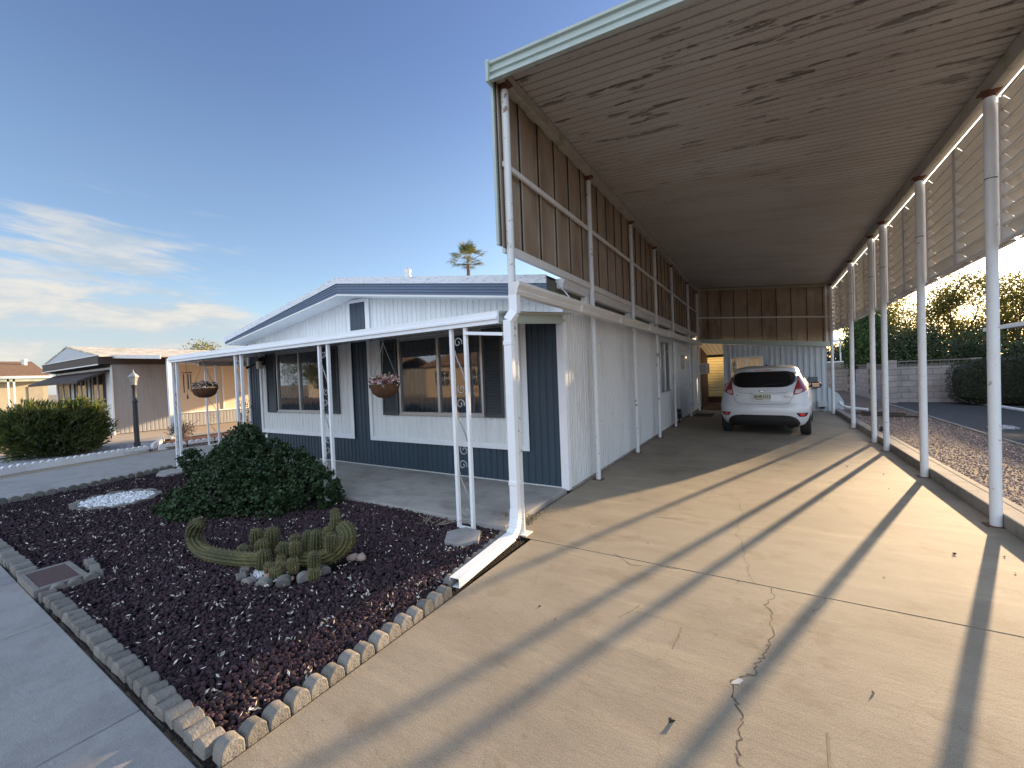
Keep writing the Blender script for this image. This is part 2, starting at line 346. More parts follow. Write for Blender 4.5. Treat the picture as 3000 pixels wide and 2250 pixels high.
layered('concrete_side', (.37, .36, .355), [
    (240, I3, 2, .42, .62, (.80, .80, .80)), (5, (1.4, 1, 1), 6, .45, .65, (.84, .84, .85)), (.9, I3, 5, .5, .7, (.76, .76, .78)),
    (40, I3, 2, .64, .72, (1.2, 1.2, 1.2))], .85, [(200, I3, .003, 'noise'), (30, I3, .004, 'noise')])
layered('concrete_porch', (.37, .355, .345), [
    (160, I3, 2, .42, .62, (.88, .88, .88)), (3.2, (1, 1.6, 1), 6, .48, .62, (.80, .80, .80)), (1.1, I3, 5, .5, .66, (.80, .79, .78))], .8,
    [(140, I3, .001, 'noise')])
layered('concrete_block', (.225, .212, .195), [(120, I3, 3, .4, .65, (.78, .78, .78)), (12, I3, 5, .5, .7, (.78, .76, .74))], .9, [(110, I3, .005, 'noise'), (22, I3, .008, 'noise')], objrand=.22)
layered('kerb_concrete', (.33, .30, .27), [(120, I3, 3, .4, .65, (.75, .75, .75)), (6, I3, 5, .48, .66, (.7, .68, .66))], .9, [(90, I3, .004, 'noise')])
layered('desert_soil', (.36, .29, .22), [(30, I3, 5, .4, .65, (.7, .7, .7)), (2, I3, 4, .4, .7, (.8, .78, .76))], .95, [(40, I3, .01, 'noise')])
layered('pea_gravel', (.40, .31, .27), [(75, I3, 0, .15, .42, (.45, .42, .42), 'vor'), (38, I3, 3, .42, .62, (.70, .66, .66)), (90, I3, 2, .62, .72, (1.5, 1.5, 1.5)), (1.2, I3, 5, .45, .7, (.80, .78, .76))], .9, [(75, I3, .016, 'vor')])
layered('dark_gravel', (.15, .16, .17), [(70, I3, 0, .15, .45, (.45, .45, .45), 'vor'), (50, I3, 3, .42, .62, (.7, .7, .7))], .9, [(70, I3, .014, 'vor')])
layered('white_gravel', (.66, .67, .70), [(38, I3, 0, .2, .5, (.45, .45, .47), 'vor'), (8, I3, 5, .55, .68, (.6, .58, .55))], .85, [(38, I3, .02, 'vor')])
layered('asphalt', (.055, .055, .058), [(150, I3, 3, .4, .65, (.7, .7, .7)), (1.2, I3, 5, .45, .65, (.8, .8, .8))], .9, [(150, I3, .004, 'noise')])
layered('lava_bed', (.030, .018, .020), [(60, I3, 0, .1, .4, (.3, .3, .3), 'vor')], .95, [(60, I3, .02, 'vor')])
layered('roof_pan', (.485, .465, .45), [
    (2.3, (.70, 3.6, 1), 10, .585, .60, (.42, .40, .39), 'noise', (1, -1.4, -5.0)), (4.5, (.5, 3.2, 1), 10, .655, .67, (.42, .40, .38), 'noise', (1, 3., -3.)),
    (26, (1, 2, 1), 4, .66, .68, (.62, .58, .55)), (1.1, (.5, 1.5, 1), 5, .4, .7, (.84, .80, .76)), (60, I3, 3, .40, .65, (.88, .87, .86))], .7, [(60, I3, .001, 'noise')])
layered('brown_panel', (.36, .285, .22), [
    (1.3, (1.6, 1.6, .6), 4, .48, .72, (.60, .50, .42)), (4, (3, 3, .12), 3, .55, .75, (.90, .87, .85)), (1.5, (1, 1, 1), 5, .55, .7, (1.25, 1.25, 1.25)), (70, I3, 3, .4, .65, (.9, .9, .9))], .7, [(50, I3, .001, 'noise')])
layered('side_siding', (.70, .70, .715), [(3, (1, 1, .3), 5, .55, .72, (.86, .83, .80)), (40, (3, 3, .3), 3, .64, .70, (.72, .70, .66)), (18, (1, 1, 1), 3, .71, .74, (.45, .42, .40))], .5, [(60, I3, .0006, 'noise')])

# ---------------------------------------------------------------- ground and paving
def sheet(name, x0, x1, y0, y1, z, m, nx=1, ny=1):
    xs = np.linspace(x0, x1, nx+1); ys = np.linspace(y0, y1, ny+1); X, Y = np.meshgrid(xs, ys)
    V = np.stack([X.ravel(), Y.ravel(), np.full(X.size, z)], 1); F = [(j*(nx+1)+i, j*(nx+1)+i+1, (j+1)*(nx+1)+i+1, (j+1)*(nx+1)+i) for j in range(ny) for i in range(nx)]
    o = mesh_obj(name, V, F, m); return o
g = sheet('ground', -900, 900, -900, 900, -.06, M['desert_soil']); g['kind'] = 'structure'
def structure(o): o['kind'] = 'structure'; return o
# driveway: two slabs that meet at a joint under the carport's front post, sawn groove between
mb = MB(); mb.box(-1.86, 6.0, -1.2, 3.243, -.08, 0); mb.box(-2.14, 1.745, 3.257, 27, -.08, 0)
mb.box(-2.14, -1.868, 3.257, 3.33, -.081, -.0005)
drv = mb.build('driveway', M['concrete_drive']); structure(drv)
groove = MB().box(-1.9, 6.0, 3.243, 3.257, -.08, -.012).build('joint', M['dark'], drv)
mb = MB(); mb.box(1.745, 6, 3.257, 4.62, -.08, -.001); mb.build('apron', M['concrete_drive'], drv)
def crack(pts, w, name='crack', m='dark', jag=.008, sub=4):
    P = []
    for a, b in zip(pts[:-1], pts[1:]):
        for k in range(sub):
            t = k/sub; P.append((a[0]+(b[0]-a[0])*t+random.gauss(0, jag), a[1]+(b[1]-a[1])*t+random.gauss(0, jag)*.6))
    P.append(pts[-1]); mb = MB(); vs = []; 
    for i, p in enumerate(P):
        q = P[min(i+1, len(P)-1)]; o = P[max(i-1, 0)]; d = Vector((q[0]-o[0], q[1]-o[1])).normalized(); n = Vector((-d.y, d.x)); ww = w*random.uniform(.35, 1.3)/2
        vs += [(p[0]+n.x*ww, p[1]+n.y*ww, .0012), (p[0]-n.x*ww, p[1]-n.y*ww, .0012)]
    mb.add(vs, [(2*i, 2*i+1, 2*i+3, 2*i+2) for i in range(len(P)-1)]); return mb.build(name, M[m], drv)
crack([(0,3.24),(.01,3.11),(-.03,2.99),(0,2.9),(-.01,2.76),(.01,2.71),(-.01,2.57),(-.03,2.53),(-.04,2.46),(-.07,2.37),(-.08,2.27),(-.11,2.25),(-.17,2.17),(-.16,2.07),(-.14,2.03),(-.12,1.95),(-.13,1.89),(-.13,1.83),(-.13,1.76),(-.12,1.71),(-.14,1.6),(-.12,1.4),(-.15,1.1)], .0055)
crack([(-.1,3.26),(-.13,3.38),(-.14,3.49),(-.19,3.64),(-.17,3.73),(-.21,3.89),(-.25,4.39),(-.24,4.83),(-.31,5.31)], .0025, jag=.012)
crack([(.29,3.24),(.28,3.16),(.25,3.11),(.23,3.06),(.21,3.03)], .0025)
crack([(-1.1,3.29),(-1.0,3.21),(-.92,3.15),(-.85,3.17),(-.74,3.21),(-.6,3.25)], .004)
mat('stain', (.17, .15, .13), .8, var=.3, vs=20)
mat('scuff', (.20, .155, .11), .85, var=.3, vs=30)
for q in (((-.72,2.62),(-.80,2.42)), ((-.45,2.50),(-.46,2.28)), ((.18,2.05),(.16,1.70)), ((-1.0,4.3),(-.7,4.36))): crack(list(q), .010, 'scuff', 'scuff', .003)
MB().add([(-.175,2.155,.0014),(-.165,2.185,.0014),(-.14,2.215,.0014),(-.125,2.205,.0014),(-.14,2.17,.0014)], [(0,1,2,3,4)]).build('patch', mat('patch_grey', (.5, .5, .5), .8), drv)
# sidewalk with tooled joints
mb = MB(); xs = [-14, -12.2, -10.4, -8.6, -6.9, -5.2, -4.05, -2.55, -1.875]
for a, b in zip(xs[:-1], xs[1:]): mb.box(a+.004, b-.004, -1.2, .682, -.08, -.004)
mb.box(-14, -1.875, -1.21, .675, -.09, -.014)
structure(mb.build('sidewalk', M['concrete_side'], bevel=.004, seg=1))
mb = MB(); mb.box(-14, 12, -1.5, -1.21, -.1, -.03); structure(mb.build('gutter_pan', M['concrete_side']))
structure(sheet('road', -60, 40, -9.5, -1.5, -.045, M['asphalt']))
structure(sheet('far_lawn', -60, 40, -16, -9.5, -.04, M['pea_gravel']))
# garden floor (under the lava rock), porch slab, side paths
o = sheet('garden_soil', -9.9, -1.9, .70, 3.5, -.012, M['lava_bed']); structure(o)
mb = MB(); mb.box(-9.6, -4.02, 3.32, 4.80, -.06, .045); mb.box(-4.012, -2.19, 3.32, 4.80, -.06, .045)
structure(mb.build('porch_slab', M['concrete_porch'], bevel=.008, seg=2))
mb = MB(); mb.add([(-9.05,.66,-.002),(-9.75,3.32,-.002),(-9.85,4.8,-.002),(-9.85,22,-.002),(-12.55,22,-.002),(-12.5,4.9,-.002),(-12.65,4.2,-.002),(-12.0,2.0,-.002),(-11.45,.66,-.002)], [tuple(range(9))])
structure(mb.build('side_driveway', M['concrete_side']))
structure(sheet('neighbour_path', -20, -15.75, 1.2, 22, -.004, mat('tan_concrete', (.40, .33, .27), .85, var=.1, vs=3, bump=.1)))
structure(sheet('path_strip', -15.75, -15.35, 2.5, 22, .006, M['concrete_side']))
mb = MB(); mb.add([(-12.95,1.0,-.001),(-13.35,4.1,-.001),(-15.35,4.9,-.001),(-15.35,1.9,-.001),(-19.5,.7,-.001),(-13,.7,-.001)], [tuple(range(6))]); structure(mb.build('white_gravel_bed', M['white_gravel']))
mb = MB(); mb.add([(-13.2,4.3,-.001),(-12.75,14,-.001),(-14.0,14,-.001),(-15.3,5.1,-.001)], [tuple(range(4))])
o = mb.build('red_gravel_bed', mat('red_gravel', (.10, .04, .035), .9, var=.4, vs=60, bump=.4, bs=60)); structure(o)
# right hand yard
mb = MB(); mb.box(1.75, 1.90, 4.62, 15.9, -.05, .118); kb = mb.build('kerb', M['kerb_concrete'], bevel=.012, seg=2); structure(kb)
mb = MB(); mb.box(1.90, 1.975, 4.62, 10.2, -.05, .117); mb.build('kerb_widening', M['kerb_concrete'], kb, bevel=.01)
structure(sheet('gravel_yard', 1.9, 3.40, 4.0, 28, .075, M['pea_gravel'], 6, 40))
structure(sheet('gravel_yard_back', -3, 3.6, 16.3, 28, .02, M['pea_gravel']))
structure(sheet('dark_gravel_yard', 3.46, 30, 3.2, 20, .055, M['dark_gravel']))
structure(MB().box(3.40, 3.47, 3.2, 27, -.03, .10).build('yard_edging', M['kerb_concrete'], bevel=.008))
# stones of the gravel yard near the camera
n = 9000; P = np.stack([rng.uniform(1.93, 3.4, n), 4.3+rng.beta(1.0, 2.4, n)*13, np.full(n, .078)], 1)
o = rocks('gravel_stones', P, rng.uniform(.006, .013, n), mat('gravel_stone', (.42, .32, .28), .9, var=0, isl=.55)); o['kind'] = 'stuff'; o['label'] = 'loose pinkish pea gravel beside the carport kerb'
# ---------------------------------------------------------------- lava rock, chips
def in_bed(x, y):
    return (x > -9.55+ (3.3-y)*.24) & (x < -1.975) & (y > .80) & (y < 3.31)
def sample_bed(n, near=True):
    P = []
    while sum(len(p) for p in P) < n:
        x = -1.975-rng.beta(1.0, 1.7, n*2)*7.4 if near else rng.uniform(-9.4, -2, n*2); y = rng.uniform(.80, 3.31, n*2); k = in_bed(x, y)
        ring = ((x+7.67)/.50)**2+((y-1.94)/.42)**2 < 1; r2 = ((x+3.28)/.36)**2+((y-1.93)/.36)**2 < 1
        mt = (x > -5.12) & (x < -4.68) & (y < .96); hx = ((x+2.43)/.17)**2+((y-2.98)/.17)**2 < 1
        k &= ~ring & ~r2 & ~mt & ~hx; P.append(np.stack([x[k], y[k]], 1))
    return np.concatenate(P)[:n]
n = 42000; XY = sample_bed(n); Z = -.006+.012*np.sin(XY[:, 0]*2.1)*np.sin(XY[:, 1]*3.3)+rng.uniform(0, .016, n)
o = rocks('lava_rock', np.column_stack([XY, Z]), rng.uniform(.009, .018, n), mat('lava_stone', (.043, .022, .030), .95, var=.3, vs=120, isl=.55, bump=.5, bs=250)); o['kind'] = 'stuff'
o['label'] = 'dark purple lava rock covering the front garden bed'
# pale chips and dry leaves scattered between the rocks
def flakes(name, XY, z, size, m, parent=None, asp=.35):
    n = len(XY); P = np.column_stack([XY, z+rng.uniform(0, .012, n)]); V, F = leaves(P, size, asp)
    return np_obj(name, V, F, m, parent)
a = sample_bed(1800); k = rng.uniform(0, 1, 1800) < np.clip(1.25-.35*(a[:, 1]-.8), .15, 1); a = a[k]
c = np.repeat(a[:140], 5, 0)+rng.normal(size=(700, 2))*.025
o = flakes('bark_chips', np.concatenate([a, c]), .022, .026, mat('pale_chip', (.52, .49, .44), .9, var=.1, isl=.35)); o['kind'] = 'stuff'; o['label'] = 'pale bark chips and dry flakes scattered on the lava rock'
ly = np.array([(-1.61,1.99),(-1.13,2.23),(-.95,2.40),(-1.28,2.31),(-.27,2.52),(.67,3.75),(1.49,4.51),(.38,2.39),(-.9,3.6),(-1.5,3.75),(-.4,3.9),(-1.75,2.5),(-1.5,2.7),(-.6,5.2),(.5,5.6),(1.2,6.4),(1.45,5.2),(1.3,7.2)]+[(random.uniform(-1.9, 1.6), random.uniform(3, 12)) for _ in range(12)])
mat('dry_leaf', (.16, .10, .06), .9, isl=.4)
V, F = leaves(np.column_stack([ly, np.full(len(ly), .005)]), .020, .5); o = np_obj('dry_leaf_litter', V*np.array([1, 1, 1]), F, M['dry_leaf']); o['kind'] = 'stuff'; o['label'] = 'small dry leaf scraps on the driveway'
for nm, x, y, lab in (('fallen_leaf', 1.19, 4.41, 'square dark leaf scrap on the driveway near the first right post'), ('fallen_leaf', -.38, 1.79, 'curled black leaf on the driveway left of the long crack')):
    V, F = leaves(np.array([(x, y, .012), (x+.008, y+.004, .008)]), .024, .7); o = tag(recenter(np_obj(nm, V, F, mat('black_leaf', (.03, .028, .025), .9))), lab, 'leaf')
# ---------------------------------------------------------------- edging blocks
def edging_mesh(w, h, d, bumps=1):
    """scalloped concrete edger: arched top profile, thickness d"""
    poly = [(-w/2, -.06), (w/2, -.06)]
    for b in range(bumps):
        c = w/2-(b+.5)*w/bumps; r = w/bumps/2
        for k in range(9):
            t = math.pi*k/8; poly.append((c+r*math.cos(t)*.97, h*.30+h*.70*math.sin(t)**.8))
    mb = MB(); mb.prism(poly, 'y', -d/2, d/2); return mb
base_front = None
ORD = 'first second third fourth fifth sixth seventh eighth ninth tenth eleventh twelfth thirteenth fourteenth fifteenth sixteenth seventeenth eighteenth nineteenth twentieth'.split()
ORD += ['twenty-'+q for q in ORD[:9]]+['thirtieth']+['thirty-'+q for q in ORD[:9]]+['fortieth']+['forty-'+q for q in ORD[:9]]
def edge_row(pts, w, h, d, label, group, name='edging_block', m='concrete_block', bumps=1, tilt=.07, cat='edging block', bev=.006, labs=None):
    """copies of one scalloped block along a polyline"""
    first = None; k = 0
    for a, b in zip(pts[:-1], pts[1:]):
        a = Vector(a); b = Vector(b); ln = (b-a).length; n = max(1, round(ln/w)); ang = math.atan2(b.y-a.y, b.x-a.x)
        for i in range(n):
            p = a.lerp(b, (i+.5)/n)
            if first is None: o = first = edging_mesh(w*.985, h, d, bumps).build(name, M[m], bevel=bev, smooth=True)
            else: o = first.copy(); col.objects.link(o)
            o.location = (p.x+random.gauss(0, .003), p.y+random.gauss(0, .003), random.gauss(0, .003)-.01); o.rotation_euler = (random.gauss(0, tilt), random.gauss(0, tilt*.6), ang+random.gauss(0, tilt*.6))
            tag(o, label % ORD[k], cat, group); k += 1
edge_row([(-5.26, .755), (-9.0, .72)], .098, .060, .11, '%s grey edging block along the sidewalk, counting left from the meter box', 'edging blocks left of the meter box')
edge_row([(-1.98, .755), (-4.62, .750)], .099, .055, .088, '%s scalloped edging block along the sidewalk, counting left from the driveway corner', 'edging blocks along the sidewalk')
edge_row([(-1.915, .73), (-1.93, 2.18)], .098, .070, .075, '%s round-topped edging block along the driveway, counting back from the sidewalk corner', 'edging blocks along the driveway', tilt=.07)
edge_row([(-1.985, 2.22), (-2.10, 3.2)], .098, .075, .075, '%s shaded edging block behind the downspout run-out, counting back from its open end', 'edging blocks behind the downspout', tilt=.07)
edge_row([(-9.08, .80), (-9.24, 2.0), (-9.62, 3.22)], .125, .085, .06, '%s dark edging block at the left end of the lava bed, counting from the sidewalk', 'edging blocks at the side driveway')
th = [2*math.pi*k/12 for k in range(13)]
edge_row([(-7.67+.52*math.cos(t), 1.94+.43*math.sin(t)) for t in th], .23, .045, .075, '%s grey edging stone of the ring around the white pebbles, counting from its right', 'edging stones of the pebble ring')
rp = [(-3.69,1.84),(-3.68,1.70),(-3.57,1.60),(-3.45,1.555),(-3.31,1.565),(-3.19,1.64),(-3.10,1.75),(-3.05,1.88),(-3.02,2.02)]
edge_row(rp, .105, .06, .07, '%s scalloped stone of the half ring under the cactus, counting from its left end', 'edging stones around the cactus')
n = 900; t = rng.uniform(0, 2*np.pi, n); r = np.sqrt(rng.uniform(0, 1, n)); P = np.stack([-7.67+.47*r*np.cos(t), 1.94+.38*r*np.sin(t), rng.uniform(-.005, .015, n)], 1)
o = rocks('white_pebbles', P, rng.uniform(.013, .024, n), mat('white_stone', (.74, .75, .78), .8, var=.05, isl=.15)); o['kind'] = 'stuff'; o['label'] = 'white pebbles inside the stone ring at the left of the bed'
n = 260; P = np.stack([rng.normal(-3.47, .09, n), rng.normal(1.70, .05, n), rng.uniform(-.005, .012, n)], 1)
o = rocks('white_chips', P, rng.uniform(.008, .014, n), M['white_stone']); o['kind'] = 'stuff'; o['label'] = 'white stone chips under the left side of the cactus'
mat('pink_stone', (.40, .24, .18), .9, var=.25, vs=20, bump=.3)
for x, y, s, lab in ((-3.30, 1.67, .035, 'small reddish stone under the middle of the cactus'), (-3.20, 1.72, .03, 'reddish stone right of the middle one under the cactus'), (-3.13, 1.75, .024, 'smallest reddish stone inside the half ring')):
    tag(recenter(rocks('stone', np.array([(x, y, s*.5)]), s, M['pink_stone'])), lab, 'stone')
tag(recenter(rocks('stone', np.array([(-2.92, 2.22, .03), (-2.99, 2.19, .03)]), .05, mat('rose_quartz', (.50, .36, .32), .8, var=.2, vs=30))), 'pale pink stone lying right of the cactus', 'stone')
# white scalloped edgers of the neighbour
mat('white_edger', (.74, .75, .78), .6, var=.08)
edge_row([(-12.42, .75), (-12.95, 1.9), (-13.42, 4.0)], .60, .12, .06, '%s white scalloped edger before the white gravel, counting back from the sidewalk', 'white edgers along the side driveway', 'scalloped_edger', 'white_edger', 5, .01, 'garden edger')
edge_row([(-13.45, 4.1), (-15.3, 4.95)], .60, .12, .06, '%s white edger at the back of the white gravel, counting away from our house', 'white edgers behind the lamp post', 'scalloped_edger', 'white_edger', 5, .01, 'garden edger')
edge_row([(-13.40, 4.2), (-13.0, 8.6)], .60, .11, .06, '%s white edger along the red gravel bed, counting back from the white gravel', 'white edgers of the red gravel bed', 'scalloped_edger', 'white_edger', 4, .01, 'garden edger')
edge_row([(5.62, 19.0), (5.72, 16.2), (6.0, 14.0)], .60, .12, .08, '%s pale edger before the clipped hedges, counting from the far end', 'edgers by the hedges', 'scalloped_edger', 'white_edger', 5, .01, 'garden edger')
# hexagon step, meter box
def polypad(name, poly, z0, z1, m, lab, cat):
    o = MB().prism(poly, 'z', z0, z1).build(name, M[m], bevel=.006); recenter(o); return tag(o, lab, cat)
polypad('stepping_stone', [(-2.50,2.79),(-2.63,2.98),(-2.54,3.15),(-2.35,3.14),(-2.24,2.95),(-2.32,2.80)], -.02, .04, 'concrete_side', 'hexagonal concrete stepping stone beside the first white trellis post', 'stepping stone')
polypad('stepping_stone', [(-9.05,2.80),(-9.36,2.95),(-9.40,3.15),(-9.05,3.22),(-8.82,3.10),(-8.84,2.88)], -.02, .035, 'concrete_side', 'flat grey paving stone at the foot of the far left trellis post', 'stepping stone')
t = thing('meter_box', 'rust-brown water meter lid in a concrete frame beside the sidewalk', 'meter box', (-4.92, .83, 0))
mb = MB(); x0, x1, y0, y1 = -5.20, -4.66, .685, .985
for b in ((x0, x1, y0, y0+.04), (x0, x1, y1-.04, y1), (x0, x0+.05, y0+.04, y1-.04), (x1-.05, x1, y0+.04, y1-.04)): mb.box(*b, -.05, .045)
mb.build('frame', M['concrete_block'], t, bevel=.005)
mb = MB(); mb.box(x0+.052, x1-.052, y0+.042, y1-.042, -.02, .044); mb.box(-5.0, -4.86, .80, .86, .034, .037); lid = mb.build('lid', mat('lid_brown', (.085, .050, .048), .8, var=.2, vs=20, bump=.3, bs=120), t, bevel=.003)
MB().lathe([(.012, 0), (.012, .005)], (-4.83, .78, .034)).build('bolt', M['rust'], lid)
edge_row([(-4.62, .76), (-4.60, 1.03), (-5.08, 1.07)], .10, .07, .06, '%s small edging block around the back corner of the meter box, counting from the sidewalk', 'edging blocks behind the meter box')
# ---------------------------------------------------------------- carport
def roof_z(x): return 4.335-.098*(x+2.05)
ct = thing('carport', 'tall metal carport with peeling underside, brown upper wall and louvred right side', 'carport', (-.15, 9.6, 0))
# roof pan: ribs across (parallel to x)
mb = MB(); Y0, Y1, X0, X1 = 3.2, 16.1, -2.06, 1.825; pitch = .1016; ys = []; k = 0
while Y0+k*pitch < Y1:
    for a, b in ((0, 0), (.80, 0), (.84, 1), (.96, 1)): ys.append((Y0+(k+a)*pitch, b*.012))
    k += 1
vs = []; fs = []
for i, (y, dz) in enumerate(ys):
    for x in (X0, X1): vs.append((x, y, roof_z(x)+dz))
    if i: fs.append((2*i-2, 2*i-1, 2*i+1, 2*i))
mb.add(vs, fs); mb.build('roof', M['roof_pan'], ct, fix=False)
mb = MB(); mb.add([(X0, Y0, roof_z(X0)+.02), (X1, Y0, roof_z(X1)+.02), (X1, Y1, roof_z(X1)+.02), (X0, Y1, roof_z(X0)+.02)], [(0, 1, 2, 3)]); mb.build('roof_top', M['gutter_white'], ct)
# front fascia with stepped profile, following the roof slope
mb = MB(); prof = [(0, -.165), (-.045, -.165), (-.045, -.140), (-.012, -.125), (-.012, -.095), (-.03, -.088), (-.03, -.072), (-.012, -.064), (-.012, -.025), (-.035, -.016), (-.035, .008), (0, .008)]; fz = lambda x: 4.335-.072*(x+2.05)
vs = []
for x in (-2.06, 2.6): vs += [(x, 3.2+a, fz(x)+b) for a, b in prof]
n = len(prof); mb.add(vs, [(i, (i+1) % n, (i+1) % n+n, i+n) for i in range(n)]+[tuple(range(n)), tuple(range(2*n-1, n-1, -1))]); mb.build('front_fascia', M['green_enamel'], ct)
MB().box(-2.088, -2.061, 3.14, 3.22, 4.335-.180, 4.335+.015).build('corner_cap', M['green_enamel'], ct, bevel=.003)
for x, nm in ((-2.09, 'left'), (1.825, 'right')):
    MB().box(x, x+.028, 3.22, 16.1, roof_z(x)-(.10 if x < 0 else .05), roof_z(x)+.01).build('side_fascia', M['green_enamel'], ct)
mb = MB(); mb.box(-2.10, -2.072, 3.23, 3.30, 2.72, 4.22); mb.build('corner_flange', M['green_enamel'], ct, bevel=.003)
# beams under the roof edges
mat('beam_paint', (.40, .37, .33), .6, var=.1, vs=4, c2=(.22, .27, .15), vs2=2, th=(.52, .7))
MB().box(-2.05, -1.97, 3.22, 16.0, 4.205, 4.315).build('beam', M['beam_paint'], ct, bevel=.004)
MB().box(1.70, 1.80, 3.22, 16.0, 3.80, roof_z(1.8)-.012).build('beam', M['beam_paint'], ct, bevel=.004)
def pipe_post(x, y, top, r, m, lab):
    mb = MB(); mb.tube([(x, y, .004), (x, y, top)], r, 20); p = mb.build('post', M[m], ct, smooth=True)
    if lab: p['label'] = lab
    MB().box(x-.075, x+.075, y-.06, y+.06, 0, .006).build('base_plate', M['rust'], p)
    mb = MB(); mb.box(x-.065, x+.065, y-.05, y+.05, top-.004, top+.008); mb.tube([(x, y, top-.05), (x, y, top-.004)], r+.0015, 20); mb.build('top_plate', M['rust'], p)
    for zz_, a in ((1.9, .5), (3.3, 2.2)):
        pass
    return p
for i, (x, y) in enumerate(((1.71, 5.32), (1.70, 7.22), (1.69, 9.11), (1.685, 9.98), (1.675, 12.05), (1.665, 15.22))):
    p = pipe_post(x, y, 3.80, .040, 'pipe_paint', None)
    MB().tube([(x, y, 3.05), (x, y, 3.058)], .0415, 20).build('seam', M['dark'], p)
for i, y in enumerate((3.34, 5.52, 7.61, 9.48, 11.41, 13.99, 15.97)):
    pipe_post(-2.015 if i == 0 else -2.035, y, 4.205, .034 if i else .037, 'old_pipe', 'chipped white corner post' if i == 0 else None)
# brown upper wall panels on the left, one part per bay
def panel_wall(p0, p1, z0f, z1f, nrm, name='wall_panel'):
    m = corr(p0, p1, z0f, z1f, nrm, pitch=.405, d=.03, prof=((0, 0), (.025, .5), (.05, 0), (.50, -.55), (.53, -.9), (.97, -.9)))
    o = m.build(name, M['brown_panel'], ct, fix=False); p0 = Vector(p0); p1 = Vector(p1); u = (p1-p0).normalized(); n = Vector(nrm); L_ = (p1-p0).length; s = MB(); f0 = z0f if callable(z0f) else (lambda t: z0f); f1 = z1f if callable(z1f) else (lambda t: z1f)
    k = 0
    while k*.405 < L_-.01:
        t = k*.405; a = p0+u*max(.004, t-.004)+n*.001; s.bar((a.x, a.y, f0(t)+.01), (a.x, a.y, f1(t)-.01), .012, .012, (u.x, u.y, 0)); k += 1
    s.build('seam', M['dark'], o); return o
bays = [3.26, 5.52, 7.61, 9.48, 11.41, 13.99, 15.97]
for a, b in zip(bays[:-1], bays[1:]): panel_wall((-2.062, a-.005), (-2.062, b+.002), 2.70, 4.335, (1, 0))
for a, b in zip(bays[:-1], bays[1:]):
    MB().box(-2.052, -2.025, a+.045, b-.045, 3.455, 3.505).build('rail', M['gutter_white'], ct, bevel=.003)
mb = MB(); mb.box(-2.055, -2.03, 3.38, 15.95, 2.66, 2.735); mb.box(-2.085, -2.055, 3.30, 15.95, 2.66, 2.70); mb.build('bottom_rail', M['gutter_white'], ct, bevel=.003)
# rear upper wall
zt = lambda x: roof_z(x)+.02; zb = lambda x: 2.50-.105*(x+1.95)
o = panel_wall((-2.09, 16.03), (1.80, 16.03), lambda t: zb(-2.05+t), lambda t: zt(-2.05+t), (0, -1))
mb = MB(); mb.bar((-2.0, 15.97, 3.29), (1.68, 15.97, 2.94), .03, .045); mb.build('rail', M['gutter_white'], ct)
mb = MB(); mb.bar((-2.0, 15.96, 2.47), (1.78, 15.96, 2.085), .07, .15); mb.build('rear_beam', M['green_enamel'], ct, bevel=.006)
mb = MB(); mb.bar((-2.0, 15.955, 4.27), (1.7, 15.955, 3.905), .05, .05); mb.build('rear_trim', M['beam_paint'], ct)
MB().box(1.60, 1.65, 15.93, 15.98, 2.1, 3.92).build('rear_upright', M['gutter_white'], ct, bevel=.004)
# louvre panels on the right, between posts, each panel: side channels with notched edge + slats
BR = []
def louvre(y0, y1):
    zt_, zb_ = 3.715, 2.50; n = 10; dz = (zt_-zb_)/n
    root_ = None
    for y in (y0, y1):
        fr = MB()
        poly = [(1.745, zb_), (1.745, zt_)]
        for k in range(n): poly += [(1.775, zt_-k*dz), (1.872, zt_-(k+.86)*dz), (1.79, zt_-(k+.99)*dz)]
        s = 1 if y == y0 else -1
        fr.prism(poly, 'y', y, y+s*.004)
        fr.add([(1.7445, y, zb_), (1.7445, y+s*.03, zb_), (1.7445, y+s*.03, zt_), (1.7445, y, zt_)], [(0, 1, 2, 3)])
        BR.append(fr)
    mb = MB()
    for k in range(n):
        a = (1.772, zt_-k*dz+.012); b = (1.880, zt_-(k+.93)*dz-.010)
        vs = []
        for y in (y0+.006, y1-.006): vs += [(a[0], y, a[1]), (b[0], y, b[1]), (b[0]-.012, y, b[1]-.004), (b[0]+.003, y, b[1]), (a[0]+.003, y, a[1]+.002)]
        mb.box(a[0]-.012, a[0]-.002, y0+.006, y1-.006, a[1]-.016, a[1]+.006); mb.box(b[0]-.045, b[0]-.004, y0+.006, y1-.006, b[1]-.006, b[1]-.003)
        mb.add([(a[0], y0+.006, a[1]), (b[0], y0+.006, b[1]), (b[0], y1-.006, b[1]), (a[0], y1-.006, a[1]),
                (a[0]+.003, y0+.006, a[1]+.001), (b[0]+.003, y0+.006, b[1]+.001), (b[0]+.003, y1-.006, b[1]+.001), (a[0]+.003, y1-.006, a[1]+.001)],
               [(0, 1, 2, 3), (7, 6, 5, 4), (0, 4, 5, 1), (1, 5, 6, 2), (2, 6, 7, 3), (3, 7, 4, 0)])
    lp = mb.build('louvre_panel', mat('slat_paint', (.78, .74, .67), .5, var=.06, vs=5, c2=(.45, .40, .34), vs2=3, th=(.6, .78)), ct, fix=True)
    for q in BR: q.build('notched_bracket', M['gutter_white'], lp)
    BR.clear()
    MB().box(1.742, 1.775, y0, y1, 2.478, 2.500).build('bottom_channel', M['gutter_white'], lp)
ly_ = [3.24, 4.22, 5.27]; segs = [(3.26, 4.25), (4.27, 5.27)]
posts_y = [5.32, 7.22, 9.11, 9.98, 12.05, 15.22]
